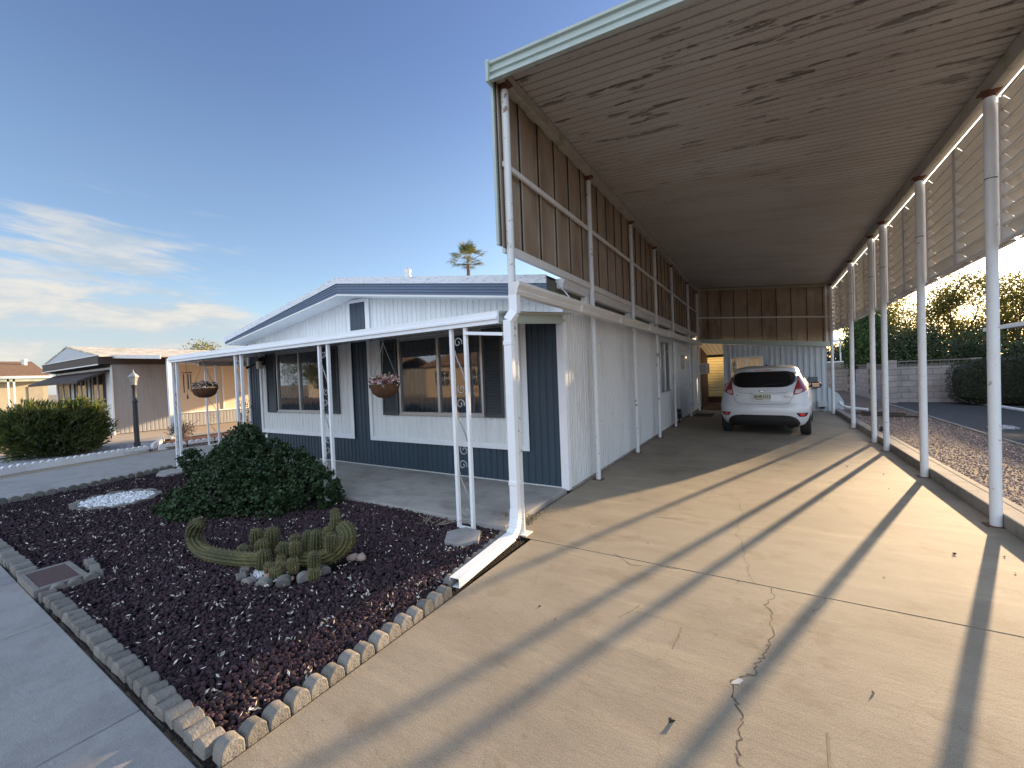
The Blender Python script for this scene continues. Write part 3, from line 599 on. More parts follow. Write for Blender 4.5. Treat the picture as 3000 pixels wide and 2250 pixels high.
for a, b in zip(posts_y, posts_y[1:]+[16.05]):  # last bay, past the rear post, is added to block sun
    L_ = b-a-.1
    k = 1 if L_ < 1.2 else (2 if L_ < 2.6 else 3)
    for i in range(k): segs.append((a+.05+L_*i/k+.005, a+.05+L_*(i+1)/k-.005))
for a, b in segs: louvre(a, b)
# gutter of the lower edge in front of the house wall
def kgutter(name, parent, x, y0, y1, z0, z1, dz=0):
    """K-profile gutter running along y; face towards +x"""
    h = z0; prof = [(-.055, 0), (.02, 0), (.035, .03), (.03, .045), (.055, .085), (.055, .115), (.045, .115), (-.055, .115)]
    vs = []; n = len(prof)
    for y, z in ((y0, z0), (y1, z1)): vs += [(x+a, y, z+b) for a, b in prof]
    mb = MB(); mb.add(vs, [(i, (i+1) % n, (i+1) % n+n, i+n) for i in range(n)]+[tuple(range(n)), tuple(range(2*n-1, n-1, -1))])
    return mb.build(name, M['gutter_white'], parent)
gt = kgutter('gutter', ct, -1.915, 3.21, 15.9, 2.235, 2.30)
for y in (4.7, 6.3, 8.1, 10.0, 12.2, 14.4):
    zz_ = 2.235+(y-3.21)/12.7*.065
    MB().box(-1.97, -1.857, y, y+.012, zz_-.002, zz_+.118).build('seam', M['gutter_white'], gt)
# downspout of the front corner (hollow run-out on the ground)
ds = thing('downspout', 'white square downspout on the carport corner with a long run-out on the garden edge', 'downspout', (-2.0, 3.2, 0))
mb = MB(); mb.bar((-1.94, 3.245, 2.245), (-1.94, 3.245, 2.07), .088, .068, (0, 1, 0)); mb.bar((-1.94, 3.245, 2.085), (-1.985, 3.20, 2.0), .087, .067, (0, 1, 0)); mb.bar((-1.985, 3.20, 2.01), (-1.985, 3.20, .26), .082, .064, (0, 1, 0))
mb.build('pipe', M['trim_white'], ds, bevel=.006)
for z in (1.80, .52): MB().box(-2.030, -1.940, 3.163, 3.237, z-.02, z+.02).build('strap', M['trim_white'], ds, bevel=.004)
pts = [(-1.985, 3.20, .28), (-1.985, 3.195, .19), (-1.982, 3.165, .11), (-1.978, 3.10, .065)]
mb = MB()
for a, b in zip(pts[:-1], pts[1:]): mb.bar(a, (Vector(b)+(Vector(b)-Vector(a))*.06), .086, .067, (0, 1, .2))
mb.build('elbow', M['trim_white'], ds)
mb = MB()
for z, y in ((.24, 3.163), (.22, 3.161), (.20, 3.158), (.18, 3.152), (.16, 3.143), (.14, 3.132)): mb.bar((-2.031, y, z), (-1.937, y, z), .007, .006)
mb.build('crimp', M['trim_white'], ds)
a = Vector((-1.978, 3.10, .062)); b = Vector((-1.925, 2.235, .042)); d = (b-a).normalized(); s = Vector((0, 0, 1)).cross(d).normalized(); u = d.cross(s)
w_, h_ = .042, .034; vs = []
for c in (a, b):
    for f in (1.0, .93):
        for i, j in ((-1,-1),(1,-1),(1,1),(-1,1)): vs.append(c+s*i*w_*f+u*j*h_*f)
fs = []
for k in range(4):
    q = (k+1) % 4; fs += [(k, q, q+8, k+8), (k+4, k+12, q+12, q+4), (k+8, q+8, q+12, k+12), (k, k+4, q+4, q)]
MB().add(vs, fs).build('run_out', M['trim_white'], ds)
MB().box(-2.075, -1.93, 3.28, 3.41, 0, .008).build('foot_plate', M['white_paint'], ds)
# ---------------------------------------------------------------- our house
hs = thing('mobile_home', 'white and navy mobile home with ribbed metal siding behind the porch', 'house', (-6.0, 4.9, 0))
FY = 4.78; XL, XR = -9.82, -2.16
def gz(x):                                  # underside of the gable fascia
    return 2.97-.142*abs(x+6.07)
def rz(x): return 3.25-.1745*(abs(x+6.07))*(1.0 if x < -6.07 else .85)   # roof top
corr((XL, FY), (XR-.06, FY), 0.05, 2.2, (0, -1), .1016, .013).build('front_wall', M['blue_siding'], hs, fix=False)
mb = corr((XL, FY+.001), (XR-.06, FY+.001), 2.2, lambda t: gz(XL+t)+.02, (0, -1), .1016, .012)
mb.build('gable', M['white_siding'], hs, fix=False)
# body behind so that no light leaks, side and rear walls
holes = [(10.25-FY, 11.47-FY, .95, 2.20), (14.72-FY, 15.22-FY, .06, 2.15)]
corr((XR, 20.0), (XR, FY), .03, 2.50, (1, 0), .090, .020, prof=((0, 0), (.52, 0), (.60, -1), (.92, -1)), holes=[(20.0-11.47, 20.0-10.25, .95, 2.20), (20-15.22, 20-14.72, .06, 2.15)]).build('side_wall', M['side_siding'], hs, fix=False)
corr((XL, FY), (XL, 20.0), .03, 2.5, (-1, 0), .1016, .007).build('side_wall', M['white_siding'], hs, fix=False)
MB().box(XL, XR, 19.98, 20.0, 0, 2.6).build('rear_wall', M['white_siding'], hs)
MB().add([(XL+.03, FY+.25, 2.35), (XR-.03, FY+.25, 2.35), (XR-.03, 19.9, 2.35), (XL+.03, 19.9, 2.35)], [(0, 1, 2, 3)]).build('ceiling', M['white_siding'], hs)
# white framed panels around the windows
def framed(x0, x1, z0, z1, win, nm='window_panel'):
    h = [(win[0]-x0, win[1]-x0, win[2], win[3])]
    p = corr((x0, FY-.020), (x1, FY-.020), z0, z1, (0, -1), .1016, .011, holes=h).build(nm, M['white_siding'], hs, fix=False)
    mb = MB(); w = .075
    mb.box(x0-.01, x0+w-.01, FY-.04, FY-.0285, z0-.01, z1+.02); mb.box(x1-w+.01, x1+.01, FY-.04, FY-.0285, z0-.01, z1+.02); mb.box(x0+w-.01, x1-w+.01, FY-.0395, FY-.0285, z0-.01, z0+w-.01)
    mb.build('trim', M['trim_white'], p, bevel=.004); return p
W1 = (-8.66, -7.10, .95, 2.16); W2 = (-5.08, -3.40, .95, 2.16)
framed(-9.33, -6.26, .50, 2.19, W1); framed(-5.82, -2.70, .50, 2.19, W2)
def glass_mat():
    if 'glass' in M: return M['glass']
    m = bpy.data.materials.new('glass'); m.use_nodes = True; N = m.node_tree.nodes; lk = m.node_tree.links.new; N.remove(N['Principled BSDF'])
    tr = N.new('ShaderNodeBsdfTransparent'); tr.inputs[0].default_value = (.85, .85, .87, 1); gl = N.new('ShaderNodeBsdfGlossy'); gl.inputs['Roughness'].default_value = .035
    tc = N.new('ShaderNodeTexCoord'); nz = N.new('ShaderNodeTexNoise'); nz.inputs['Scale'].default_value = 1.6; lk(tc.outputs['Object'], nz.inputs[0]); bp = N.new('ShaderNodeBump'); bp.inputs['Distance'].default_value = .0022; bp.inputs['Strength'].default_value = .5; lk(nz.outputs[0], bp.inputs['Height']); lk(bp.outputs[0], gl.inputs['Normal'])
    fr = N.new('ShaderNodeFresnel'); fr.inputs[0].default_value = 1.6; ad = N.new('ShaderNodeMath'); ad.operation = 'MULTIPLY_ADD'; ad.inputs[1].default_value = 1.2; ad.inputs[2].default_value = .09; ad.use_clamp = True; lk(fr.outputs[0], ad.inputs[0])
    mx = N.new('ShaderNodeMixShader'); lk(ad.outputs[0], mx.inputs[0]); lk(tr.outputs[0], mx.inputs[1]); lk(gl.outputs[0], mx.inputs[2]); lk(mx.outputs[0], N['Material Output'].inputs[0]); M['glass'] = m; return m
glass_mat()
def window_y(x0, x1, z0, z1, parent, y=FY, split=.47, deep=.05):
    """window in a wall facing -y"""
    f = MB(); t = .035
    f.box(x0, x0+t, y-.045, y+.03, z0, z1); f.box(x1-t, x1, y-.045, y+.03, z0, z1); f.box(x0+t, x1-t, y-.045, y+.03, z0, z0+t); f.box(x0+t, x1-t, y-.045, y+.03, z1-t, z1)
    c = x0+(x1-x0)*split; f.box(c-.022, c+.022, y-.035, y+.02, z0+t, z1-t); f.box(x0-.01, x1+.01, y-.055, y-.046, z0-.02, z0+.012)
    w = f.build('window', M['aluminium'], parent, bevel=.003)
    MB().add([(x0+t, y-.012, z0+t), (c-.022, y-.012, z0+t), (c-.022, y-.012, z1-t), (x0+t, y-.012, z1-t)], [(0, 1, 2, 3)]).build('glass_pane', M['glass'], w, fix=False)
    MB().add([(c+.022, y-.002, z0+t), (x1-t, y-.002, z0+t), (x1-t, y-.002, z1-t), (c+.022, y-.002, z1-t)], [(0, 1, 2, 3)]).build('glass_pane', M['glass'], w, fix=False)
    cb = MB(); n = int((x1-x0)/.018); vs = [];
    for k in range(n+1):
        x = x0+(x1-x0)*k/n; d = y+.11+.022*math.sin(k*1.15)+.012*math.sin(k*.37+1); vs += [(x, d, z0-.02), (x, d, z1+.02)]
    cb.add(vs, [(2*k, 2*k+2, 2*k+3, 2*k+1) for k in range(n)]); cb.build('curtain', M['curtain'], w, fix=False, smooth=True)
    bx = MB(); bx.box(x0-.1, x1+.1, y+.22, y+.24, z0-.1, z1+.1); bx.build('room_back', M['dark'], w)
    return w
window_y(*W1, hs, split=.50); window_y(*W2, hs, split=.50)
def shutter(x0, x1, z0, z1, y=FY-.034):
    mb = MB(); t = .035; mb.box(x0, x0+t, y-.028, y, z0, z1); mb.box(x1-t, x1, y-.028, y, z0, z1); zm = z0+(z1-z0)*.0
    mb.box(x0+t, x1-t, y-.027, y, z0, z0+.05); mb.box(x0+t, x1-t, y-.027, y, z1-.05, z1); n = int((z1-z0-.1)/.042); h = (z1-z0-.1)/n
    for k in range(n):
        z = z0+.05+k*h; mb.add([(x0+t, y-.004, z+h), (x1-t, y-.004, z+h), (x1-t, y-.024, z+.004), (x0+t, y-.024, z+.004), (x0+t, y-.003, z), (x1-t, y-.003, z)], [(0, 1, 2, 3), (3, 2, 5, 4)])
    mb.build('shutter', M['shutter'], hs, fix=False)
for a, b in ((-9.03, -8.68), (-7.08, -6.62), (-5.46, -5.10), (-3.385, -3.06)): shutter(a, b, .93, 2.17)
# blue insert in the gable and its frame, corner trims
mb = MB(); mb.box(-6.30, -6.25, FY-.03, FY-.012, 2.2, 2.93); mb.box(-5.84, -5.74, FY-.03, FY-.012, 2.2, 2.92); mb.add([(-6.25,FY-.029,2.885),(-5.84,FY-.029,2.875),(-5.84,FY-.029,2.93),(-6.25,FY-.029,2.94)], [(0,1,2,3)])
ins = corr((-6.25, FY-.016), (-5.84, FY-.016), 2.38, 2.885, (0, -1), .1016, .006).build('gable_insert', M['blue_siding'], hs, fix=False); mb.build('trim', M['trim_white'], ins)
MB().box(-2.245, -2.14, FY-.03, FY+.06, .03, 2.43).build('corner_trim', M['trim_white'], hs, bevel=.004)
MB().box(-9.86, -9.79, FY-.03, FY+.05, .03, 2.4).build('corner_trim', M['trim_white'], hs, bevel=.004)
MB().box(XL, -2.15, FY-.018, FY+.01, .02, .055).build('base_flashing', M['gutter_white'], hs)
MB().box(XR-.02, XR+.012, FY+.06, 20.0, 0, .03).build('base_flashing', M['kerb_concrete'], hs)
# roof: two slopes, fascia bands, soffit
def slope(x0, x1):
    y0, y1 = 4.40, 20.4
    mb = MB(); z0, z1 = rz(x0), rz(x1)
    mb.add([(x0, y0, z0), (x1, y0, z1), (x1, y1, z1), (x0, y1, z0), (x0, y0, z0-.03), (x1, y0, z1-.03), (x1, y1, z1-.03), (x0, y1, z0-.03)], [(0,1,2,3),(7,6,5,4),(3,2,6,7),(0,3,7,4),(1,5,6,2)])
    return mb.build('roof', M['white_paint'], hs, fix=True)
AP = -6.07
slope(-9.97, AP); slope(AP, -2.18)
def band(x0, x1, f0, f1, y, thick, m, nm):
    mb = MB(); mb.add([(x0, y, f0(x0)), (x1, y, f0(x1)), (x1, y, f1(x1)), (x0, y, f1(x0)), (x0, y+thick, f0(x0)), (x1, y+thick, f0(x1)), (x1, y+thick, f1(x1)), (x0, y+thick, f1(x0))], [(0,1,2,3),(7,6,5,4),(0,4,5,1),(1,5,6,2),(2,6,7,3),(3,7,4,0)])
    return mb.build(nm, m, hs)
layered('flashing', (.70, .72, .76), [(14, (1, 1, 6), 5, .56, .62, (.55, .56, .58)), (60, I3, 3, .4, .7, (.9, .9, .9))], .5, [(40, (1, 1, 3), .002, 'noise')])
top = lambda x: rz(x)+.004
for x0, x1 in ((-9.98, AP), (AP, -2.175)):
    band(x0, x1, lambda x: rz(x)-.098, top, 4.375, .024, M['flashing'], 'roof_flashing')
    fz0 = gz
    mb = MB(); n = 4
    prof = []
    for k in range(n):
        prof += [(4.392, k/n), (4.392, (k+.68)/n), (4.402, (k+.76)/n), (4.402, (k+.94)/n)]
    prof.append((4.392, 1.0)); vs = []
    for x in (x0, x1): vs += [(x, y, gz(x)+.008+(rz(x)-.098-gz(x)-.008)*s) for y, s in prof]
    m_ = len(prof); mb.add(vs, [(i, i+1, i+1+m_, i+m_) for i in range(m_-1)]); mb.build('fascia', M['blue_fascia'], hs, fix=False)
    band(x0, x1, lambda x: gz(x)-.018, lambda x: gz(x)+.008, 4.39, .03, M['gutter_white'], 'fascia_lip')
    mb = MB(); mb.add([(x0, 4.41, gz(x0)), (x1, 4.41, gz(x1)), (x1, FY+.01, gz(x1)), (x0, FY+.01, gz(x0))], [(0,1,2,3)]); mb.build('soffit', M['white_siding'], hs, fix=False)
for x, z in ((-9.975, gz(-9.975)), (-2.18, gz(-2.18))):
    MB().box(x, x+.03 if x < -5 else x-.03, 4.42, 20.3, z-.0, rz(x)-.005).build('eave_board', M['olive_wood'], hs)
mb = MB(); mb.add([(-2.19, 4.42, gz(-2.19)), (-2.19, 20, gz(-2.19)), (XR, 20, gz(-2.19)), (XR, 4.42, gz(-2.19))], [(0,1,2,3)])
kgutter('upper_gutter', hs, -2.115, 4.66, 15.9, 2.555, 2.585)
mb = MB()
for y in (5.52, 7.61, 9.48, 11.41, 13.99): mb.box(-2.16, -2.075, y-.12, y+.02, 2.36, 2.55)
mb.build('gutter_outlet', M['gutter_white'], hs, bevel=.006)
MB().bar((-2.14, 4.56, 2.63), (-1.97, 4.72, 2.36), .022, .006).build('gutter_brace', M['trim_white'], hs)
mb = MB(); mb.lathe([(.055, 0), (.055, .42), (.075, .43), (.078, .50), (.058, .52), (.058, .56), (.07, .57), (.07, .63), (.03, .66)], (-6.32, 6.28, 3.17), 16)
mb.build('vent_pipe', M['gutter_white'], hs, smooth=True)
# wall light and camera under the porch, outlet
mb = MB(); mb.box(-9.26, -9.10, FY-.16, FY-.035, 2.02, 2.10); mb.box(-9.13, -9.04, FY-.09, FY-.035, 1.93, 2.12); pl = mb.build('porch_light', M['black_plastic'], hs, bevel=.006)
MB().box(-9.24, -9.12, FY-.15, FY-.05, 1.86, 2.02).build('lamp_glass', mat('frosted', (.62, .62, .60), .4), pl, bevel=.01)
MB().tube([(-9.46, FY-.02, 1.99), (-9.52, FY-.10, 1.94), (-9.60, FY-.16, 1.90)], [.018, .02, .032], 10).build('camera_head', M['black_plastic'], pl)
MB().box(-9.23, -9.16, FY-.03, FY-.008, .38, .48).build('outlet', M['trim_white'], hs, bevel=.004)
# ---- right side wall fittings
def window_x(y0, y1, z0, z1, parent, x=XR):
    f = MB(); t = .03
    f.box(x-.02, x+.03, y0, y0+t, z0, z1); f.box(x-.02, x+.03, y1-t, y1, z0, z1); f.box(x-.02, x+.03, y0+t, y1-t, z0, z0+t); f.box(x-.02, x+.03, y0+t, y1-t, z1-t, z1); c = (y0+y1)/2; f.box(x-.01, x+.022, c-.02, c+.02, z0+t, z1-t)
    w = f.build('window', M['aluminium'], parent, bevel=.006)
    MB().add([(x+.004, y0+t, z0+t), (x+.004, y1-t, z0+t), (x+.004, y1-t, z1-t), (x+.004, y0+t, z1-t)], [(0,1,2,3)]).build('glass_pane', M['glass'], w, fix=False)
    MB().box(x-.12, x-.10, y0-.05, y1+.05, z0-.05, z1+.05).build('curtain', M['curtain'], w)
window_x(10.25, 11.47, .95, 2.20, hs)
dm = mat('door_white', (.62, .62, .62), .5, var=.06)
mb = MB(); mb.box(XR+.012, XR+.032, 12.72, 13.95, .06, 2.10); dr = mb.build('door', dm, hs, bevel=.004)
MB().box(XR+.034, XR+.040, 13.02, 13.62, 1.50, 1.92).build('door_window', mat('pane_grey', (.32, .33, .33), .2), dr)
MB().lathe([(.03, 0), (.03, .04)], (XR+.05, 13.82, 1.0), 10).build('handle', M['aluminium'], dr)
mb = MB(); mb.box(XR-.02, XR+.04, 12.66, 12.72, .03, 2.16); mb.box(XR-.02, XR+.04, 13.95, 14.01, .03, 2.16); mb.box(XR-.02, XR+.04, 12.72, 13.95, 2.10, 2.16); mb.build('door_frame', M['gutter_white'], dr, bevel=.003)
mb = MB(); mb.box(XR-.06, XR-.05, 14.70, 15.25, .05, 2.17); dd = mb.build('door', M['dark'], hs); dd['label'] = 'dark screen door'
mb = MB(); mb.box(XR-.06, XR+.045, 14.66, 14.72, .03, 2.2); mb.box(XR-.06, XR+.045, 15.22, 15.28, .03, 2.2); mb.build('door_frame', M['gutter_white'], dd, bevel=.003)
ac = MB().box(XR+.02, XR+.34, 16.75, 17.35, 1.30, 1.68).build('air_conditioner', M['gutter_white'], hs, bevel=.01)
mb = MB()
for k in range(9): mb.box(XR+.06, XR+.30, 16.742, 16.749, 1.34+k*.035, 1.352+k*.035)
mb.build('grille', M['dark'], ac)
MB().box(XR+.012, XR+.03, 16.7, 17.4, 1.70, 2.1).build('window_board', mat('pale_board', (.62, .58, .50), .6), hs)
mb = MB(); mb.tube([(XR+.09, 12.15, .01), (XR+.09, 12.15, .30), (XR+.05, 12.15, .40), (XR+.01, 12.15, .42)], .016, 8); mb.box(XR+.04, XR+.14, 12.10, 12.2, .30, .40); mb.box(XR+.03, XR+.12, 12.25, 12.36, .12, .27); mb.build('hose_bib', M['black_plastic'], hs)
# darker brown panel over the rear section of the side wall
MB().box(XR+.012, XR+.03, 17.6, 20.0, .03, 2.45).build('rear_panel', mat('rear_brown', (.16, .10, .055), .7, var=.3, vs=4, stretch=(1, 1, .3)), hs)
# ---------------------------------------------------------------- porch cover
pc = thing('porch_cover', 'low white awning roof across the front of the mobile home on white trellis posts', 'porch awning', (-5.7, 3.2, 0))
mb = MB(); prof = [(0, 0), (-.03, 0), (-.03, .035), (-.045, .04), (-.045, .06), (-.03, .065), (-.03, .115), (0, .115)]; vs = []
for x in (-9.32, -2.07): vs += [(x, 3.18+a, 1.985+b) for a, b in prof]
n = len(prof); mb.add(vs, [(i, (i+1) % n, (i+1) % n+n, i+n) for i in range(n)]+[tuple(range(n)), tuple(range(2*n-1, n-1, -1))]); mb.build('front_beam', M['trim_white'], pc)
vs = []; fs = []; k = 0
xs = []
while -9.32+k*.1 < -2.09: xs += [(-9.32+k*.1, 0), (-9.32+k*.1+.07, 0), (-9.32+k*.1+.078, .012), (-9.32+k*.1+.094, .012)]; k += 1
for i, (x, dz) in enumerate(xs):
    vs += [(x, 3.185, 2.075+dz), (x, 4.79, 2.24+dz)]
    if i: fs.append((2*i-2, 2*i, 2*i+1, 2*i-1))
mb = MB(); mb.add(vs, fs); mb.build('roof', mat('awning_under', (.50, .47, .43), .55, var=.08), pc, fix=False)
mb = MB(); mb.add([(-9.33, 3.16, 2.10), (-2.08, 3.16, 2.10), (-2.08, 4.79, 2.265), (-9.33, 4.79, 2.265)], [(0, 1, 2, 3)]); mb.build('roof_top', M['white_siding'], pc)
mb = MB(); mb.bar((-2.08, 3.20, 2.045), (-2.16, 4.80, 2.195), .02, .12); mb.bar((-2.068, 3.20, 2.02), (-2.148, 4.80, 2.17), .02, .035); mb.build('end_fascia', M['green_enamel'], pc)
mb = MB(); mb.bar((-9.31, 3.19, 2.045), (-9.31, 4.8, 2.2), .02, .12); mb.build('end_fascia', M['trim_white'], pc)
# side patio cover continuing left of the house
mb = MB(); vs = []; fs = []; k = 0; ysn = []
while 4.9+k*.11 < 15: ysn += [(4.9+k*.11, 0), (4.9+k*.11+.08, 0), (4.9+k*.11+.088, .012), (4.9+k*.11+.10, .012)]; k += 1
for i, (y, dz) in enumerate(ysn):
    vs += [(-12.62, y, 2.185+dz), (-9.84, y, 2.29+dz)]
    if i: fs.append((2*i-2, 2*i-1, 2*i+1, 2*i))
mb.add(vs, fs); mb.build('side_roof', mat('awning_brown', (.40, .31, .25), .6, var=.15, vs=3), pc, fix=False)
mb = MB(); mb.add([(-12.64, 4.85, 2.235), (-9.80, 4.85, 2.335), (-9.33, 4.79, 2.32), (-9.33, 3.16, 2.105), (-9.80, 15, 2.335), (-12.64, 15, 2.235)], [(0, 1, 4, 5), (0, 3, 2, 1)]); mb.build('side_roof_top', M['white_siding'], pc)
mb = MB(); mb.bar((-12.62, 4.88, 2.19), (-9.33, 3.19, 2.055), .025, .10); mb.build('side_front_beam', M['trim_white'], pc)
mb = MB(); mb.box(-12.66, -12.60, 4.9, 15, 2.08, 2.185); mb.build('side_beam', M['beam_paint'], pc)
def spiral(c, r, a0, turns, plane, n=18, shrink=.25):
    pts = []
    for k in range(n+1):
        t = k/n; a = a0+turns*2*math.pi*t; rr = r*(1-(1-shrink)*t); pts.append((c[0]+plane[0]*rr*math.cos(a), c[1]+plane[1]*rr*math.cos(a), c[2]+rr*math.sin(a)))
    return pts
def trellis(x, y, zb, zt, dx, dy, lab=None):
    """pair of square tubes with scrollwork between; (dx, dy) = half spacing"""
    root = MB(); s = .018
    root.box(x-abs(dx)-s if dx else x-s, x+abs(dx)+s if dx else x+s, y-abs(dy)-s, y+abs(dy)+s, zb-.03, zb)
    p = root.build('trellis_post', M['trim_white'], pc)
    if lab: p['label'] = lab
    for sg in (-1, 1):
        cx, cy = x+sg*dx, y+sg*dy
        MB().box(cx-.016, cx+.016, cy-.020, cy+.020, zb, zt).build('tube', M['trim_white'], p, bevel=.003)
    mb = MB(); d = math.hypot(dx, dy); pl = (dx/d, dy/d); h = zt-zb; r = d-.022; nrep = 3
    for k in range(nrep):
        z0 = zb+.10+k*(h-.15)/nrep; L_ = (h-.15)/nrep
        mb.tube(spiral((x+pl[0]*.012, y+pl[1]*.012, z0+.06), r*.80, math.pi*.75, 1.15, pl), .0055, 6)
        mb.tube(spiral((x-pl[0]*.012, y-pl[1]*.012, z0+L_-.09), r*.80, -math.pi*.1, 1.2, pl), .0055, 6)
        A = (x-pl[0]*r*.8, y-pl[1]*r*.8, z0+L_-.16); B = (x+pl[0]*r*.8, y+pl[1]*r*.8, z0+.14); pts = []
        for q in range(15):
            t = q/14; e = t*t*(3-2*t); pts.append((A[0]+(B[0]-A[0])*e, A[1]+(B[1]-A[1])*e, A[2]+(B[2]-A[2])*t))
        mb.tube(pts, .0055, 6)
        for q in range(5, 11): mb.tube([(Vector(pts[q])+Vector((pl[0]*.004*(-1)**q, pl[1]*.004*(-1)**q, 0))), Vector(pts[q+1])], .0075, 5)
    mb.build('scroll', M['scroll_iron'], p, smooth=True)
for x in (-2.565, -4.735, -6.87, -9.18): trellis(x, 3.195, .02 if x > -9 else .0, 1.987, .088, 0)
trellis(-12.50, 5.12, .0, 2.10, .05, .10, 'trellis post at the corner of the side patio')
MB().bar((-2.47, 3.18, 1.93), (-2.03, 3.18, 1.885), .03, .035, (0, 1, 0)).build('strut', M['trim_white'], pc)
# ---------------------------------------------------------------- hanging baskets and chime
def basket(x, y, z, r, hook, lab, cols, nleaf):
    t = thing('hanging_basket', lab, 'hanging basket', (x, y, z-.2), 0, 'hanging baskets under the porch beam')
    pr = [(.02, -.155), (r*.45, -.145), (r*.80, -.10), (r*.97, -.02), (r, .0), (r*.93, .0), (r*.85, -.03)]
    mb = MB(); mb.lathe(pr, (x, y, z), 26); bs_ = mb.build('coir_liner', mat('coir', (.115, .052, .026), .95, var=.45, vs=22, stretch=(1, 1, .6), bump=.8, bs=60), t, smooth=True)
    mb = MB()
    for k in range(12):
        a = 2*math.pi*k/12; mb.tube([(x+rr*1.01*math.cos(a+.08*math.sin(zz_*30)), y+rr*1.01*math.sin(a+.08*math.sin(zz_*30)), z+zz_) for rr, zz_ in pr[:5]], .003, 4)
    mb.tube([(x+r*1.01*math.cos(2*math.pi*k/24), y+r*1.01*math.sin(2*math.pi*k/24), z) for k in range(25)], .004, 5); mb.build('wire_frame', mat('wire_brown', (.08, .05, .03), .6), t)
    mb = MB()
    for k in range(3):
        a = 2*math.pi*k/3+.5; mb.tube([(x+r*math.cos(a), y+r*math.sin(a), z), (x, y, hook-.05)], .0032, 5)
    mb.tube([(x, y, hook-.06), (x, y, hook)], .005, 6); mb.build('chain', mat('chain', (.16, .16, .16), .5, metal=.5), t)
    n = nleaf; a = rng.uniform(0, 2*np.pi, n); q = np.sqrt(rng.uniform(0, 1, n))*r*1.02
    for i, (c, fr_) in enumerate(cols):
        k = int(n*fr_); s = slice(0, k); P = np.stack([x+q[s]*np.cos(a[s]+i*2), y+q[s]*np.sin(a[s]+i*2), z+.02+.065*np.sqrt(np.clip(1-(q[s]/r)**2, 0, 1))+rng.normal(0, .018, k)], 1)
        V, F = leaves(P, .034 if c[1] > .2 else .04, .6); np_obj('flowers' if c[1] > .2 or c[0] > .2 else 'leaves', V, F, mat('petal_%s' % ['pink', 'cream', 'rose', 'olive'][i], c, .7, isl=.35, trans=.2), t)['kind'] = 'stuff'
    return t
C1 = [((.58, .30, .36), .4), ((.66, .60, .48), .4), ((.35, .08, .14), .2), ((.08, .09, .04), .3)]
basket(-3.71, 3.25, 1.46, .170, 1.985, 'hanging basket full of pink and cream flowers, in front of the right window', C1, 480)
C2 = [((.52, .40, .38), .3), ((.50, .46, .40), .4), ((.25, .10, .10), .1), ((.10, .10, .05), .5)]
basket(-8.10, 3.22, 1.49, .185, 1.985, 'wider hanging basket with faded flowers, at the left end of the porch', C2, 420)
wc = thing('wind_chime', 'dark wind chime with tubes and a teardrop sail at the left end of the porch', 'wind chime', (-8.72, 3.2, 1.3))
mb = MB(); mb.tube([(-8.72, 3.2, 1.985), (-8.72, 3.2, 1.80)], .003, 4); mb.tube([(-8.72, 3.2, 1.78), (-8.72, 3.2, 1.40)], .002, 4); mb.build('cord', M['dark'], wc)
MB().lathe([(.075, 0), (.075, .015)], (-8.72, 3.2, 1.775), 14).build('disc', M['rust'], wc)
for k, (a, l) in enumerate(((0, .24), (1.25, .30), (2.5, .27), (3.8, .22), (5.0, .33))):
    MB().tube([(-8.72+.055*math.cos(a), 3.2+.055*math.sin(a), 1.755), (-8.72+.055*math.cos(a), 3.2+.055*math.sin(a), 1.755-l)], .0085, 8).build('chime_tube', M['black_plastic'], wc)
MB().lathe([(.004, .06), (.03, .02), (.036, -.01), (.02, -.035)], (-8.72, 3.2, 1.35), 12, 1, .25).build('sail', M['dark'], wc)
# ---------------------------------------------------------------- hatchback
car = thing('parked_car', 'white hatchback parked under the carport, seen from behind', 'car', (-.09, 10.25, 0), R(-5))
ZL = [.20, .26, .34, .44, .54, .62, .67, .71, .80, .88, .95, 1.00, 1.06, 1.14, 1.22, 1.30, 1.37, 1.405, 1.44, 1.47, 1.495, 1.51]
Wz = [.74, .80, .835, .855, .86, .862, .860, .855, .845, .832, .815, .80, .775, .735, .695, .655, .622, .605, .58, .54, .46, .34]
Yr = [.14, .05, .015, .0, -.005, .005, .03, .055, .075, .09, .11, .135, .18, .25, .32, .40, .455, .465, .47, .58, .78, 1.05]
Yf = [3.80, 3.90, 3.93, 3.95, 3.95, 3.94, 3.92, 3.88, 3.80, 3.55, 3.25, 3.10, 2.96, 2.82, 2.68, 2.54, 2.42, 2.36, 2.28, 2.2, 2.1, 1.9]
cf = lambda z, A: float(np.interp(z, ZL, A))
LR, NE = .52, 2.7
def cy_(x, z, off=0.):
    w_ = cf(z, Wz); s = min(abs(x)/w_, .9995); return cf(z, Yr)+LR*(1-(1-s**NE)**(1/NE))-off
def cp(x, z, off=.003):
    e = .004; p = Vector((x, cy_(x, z), z)); a = Vector((x+e, cy_(x+e, z), z))-Vector((x-e, cy_(x-e, z), z)); b = Vector((x, cy_(x, z+e), z+e))-Vector((x, cy_(x, z-e), z-e))
    n = a.cross(b).normalized()
    if n.y > 0: n = -n
    return p+n*off
zs = []
for a, b in zip(ZL[:-1], ZL[1:]): zs += [a, (a+b)/2]
zs.append(ZL[-1]); ring = []
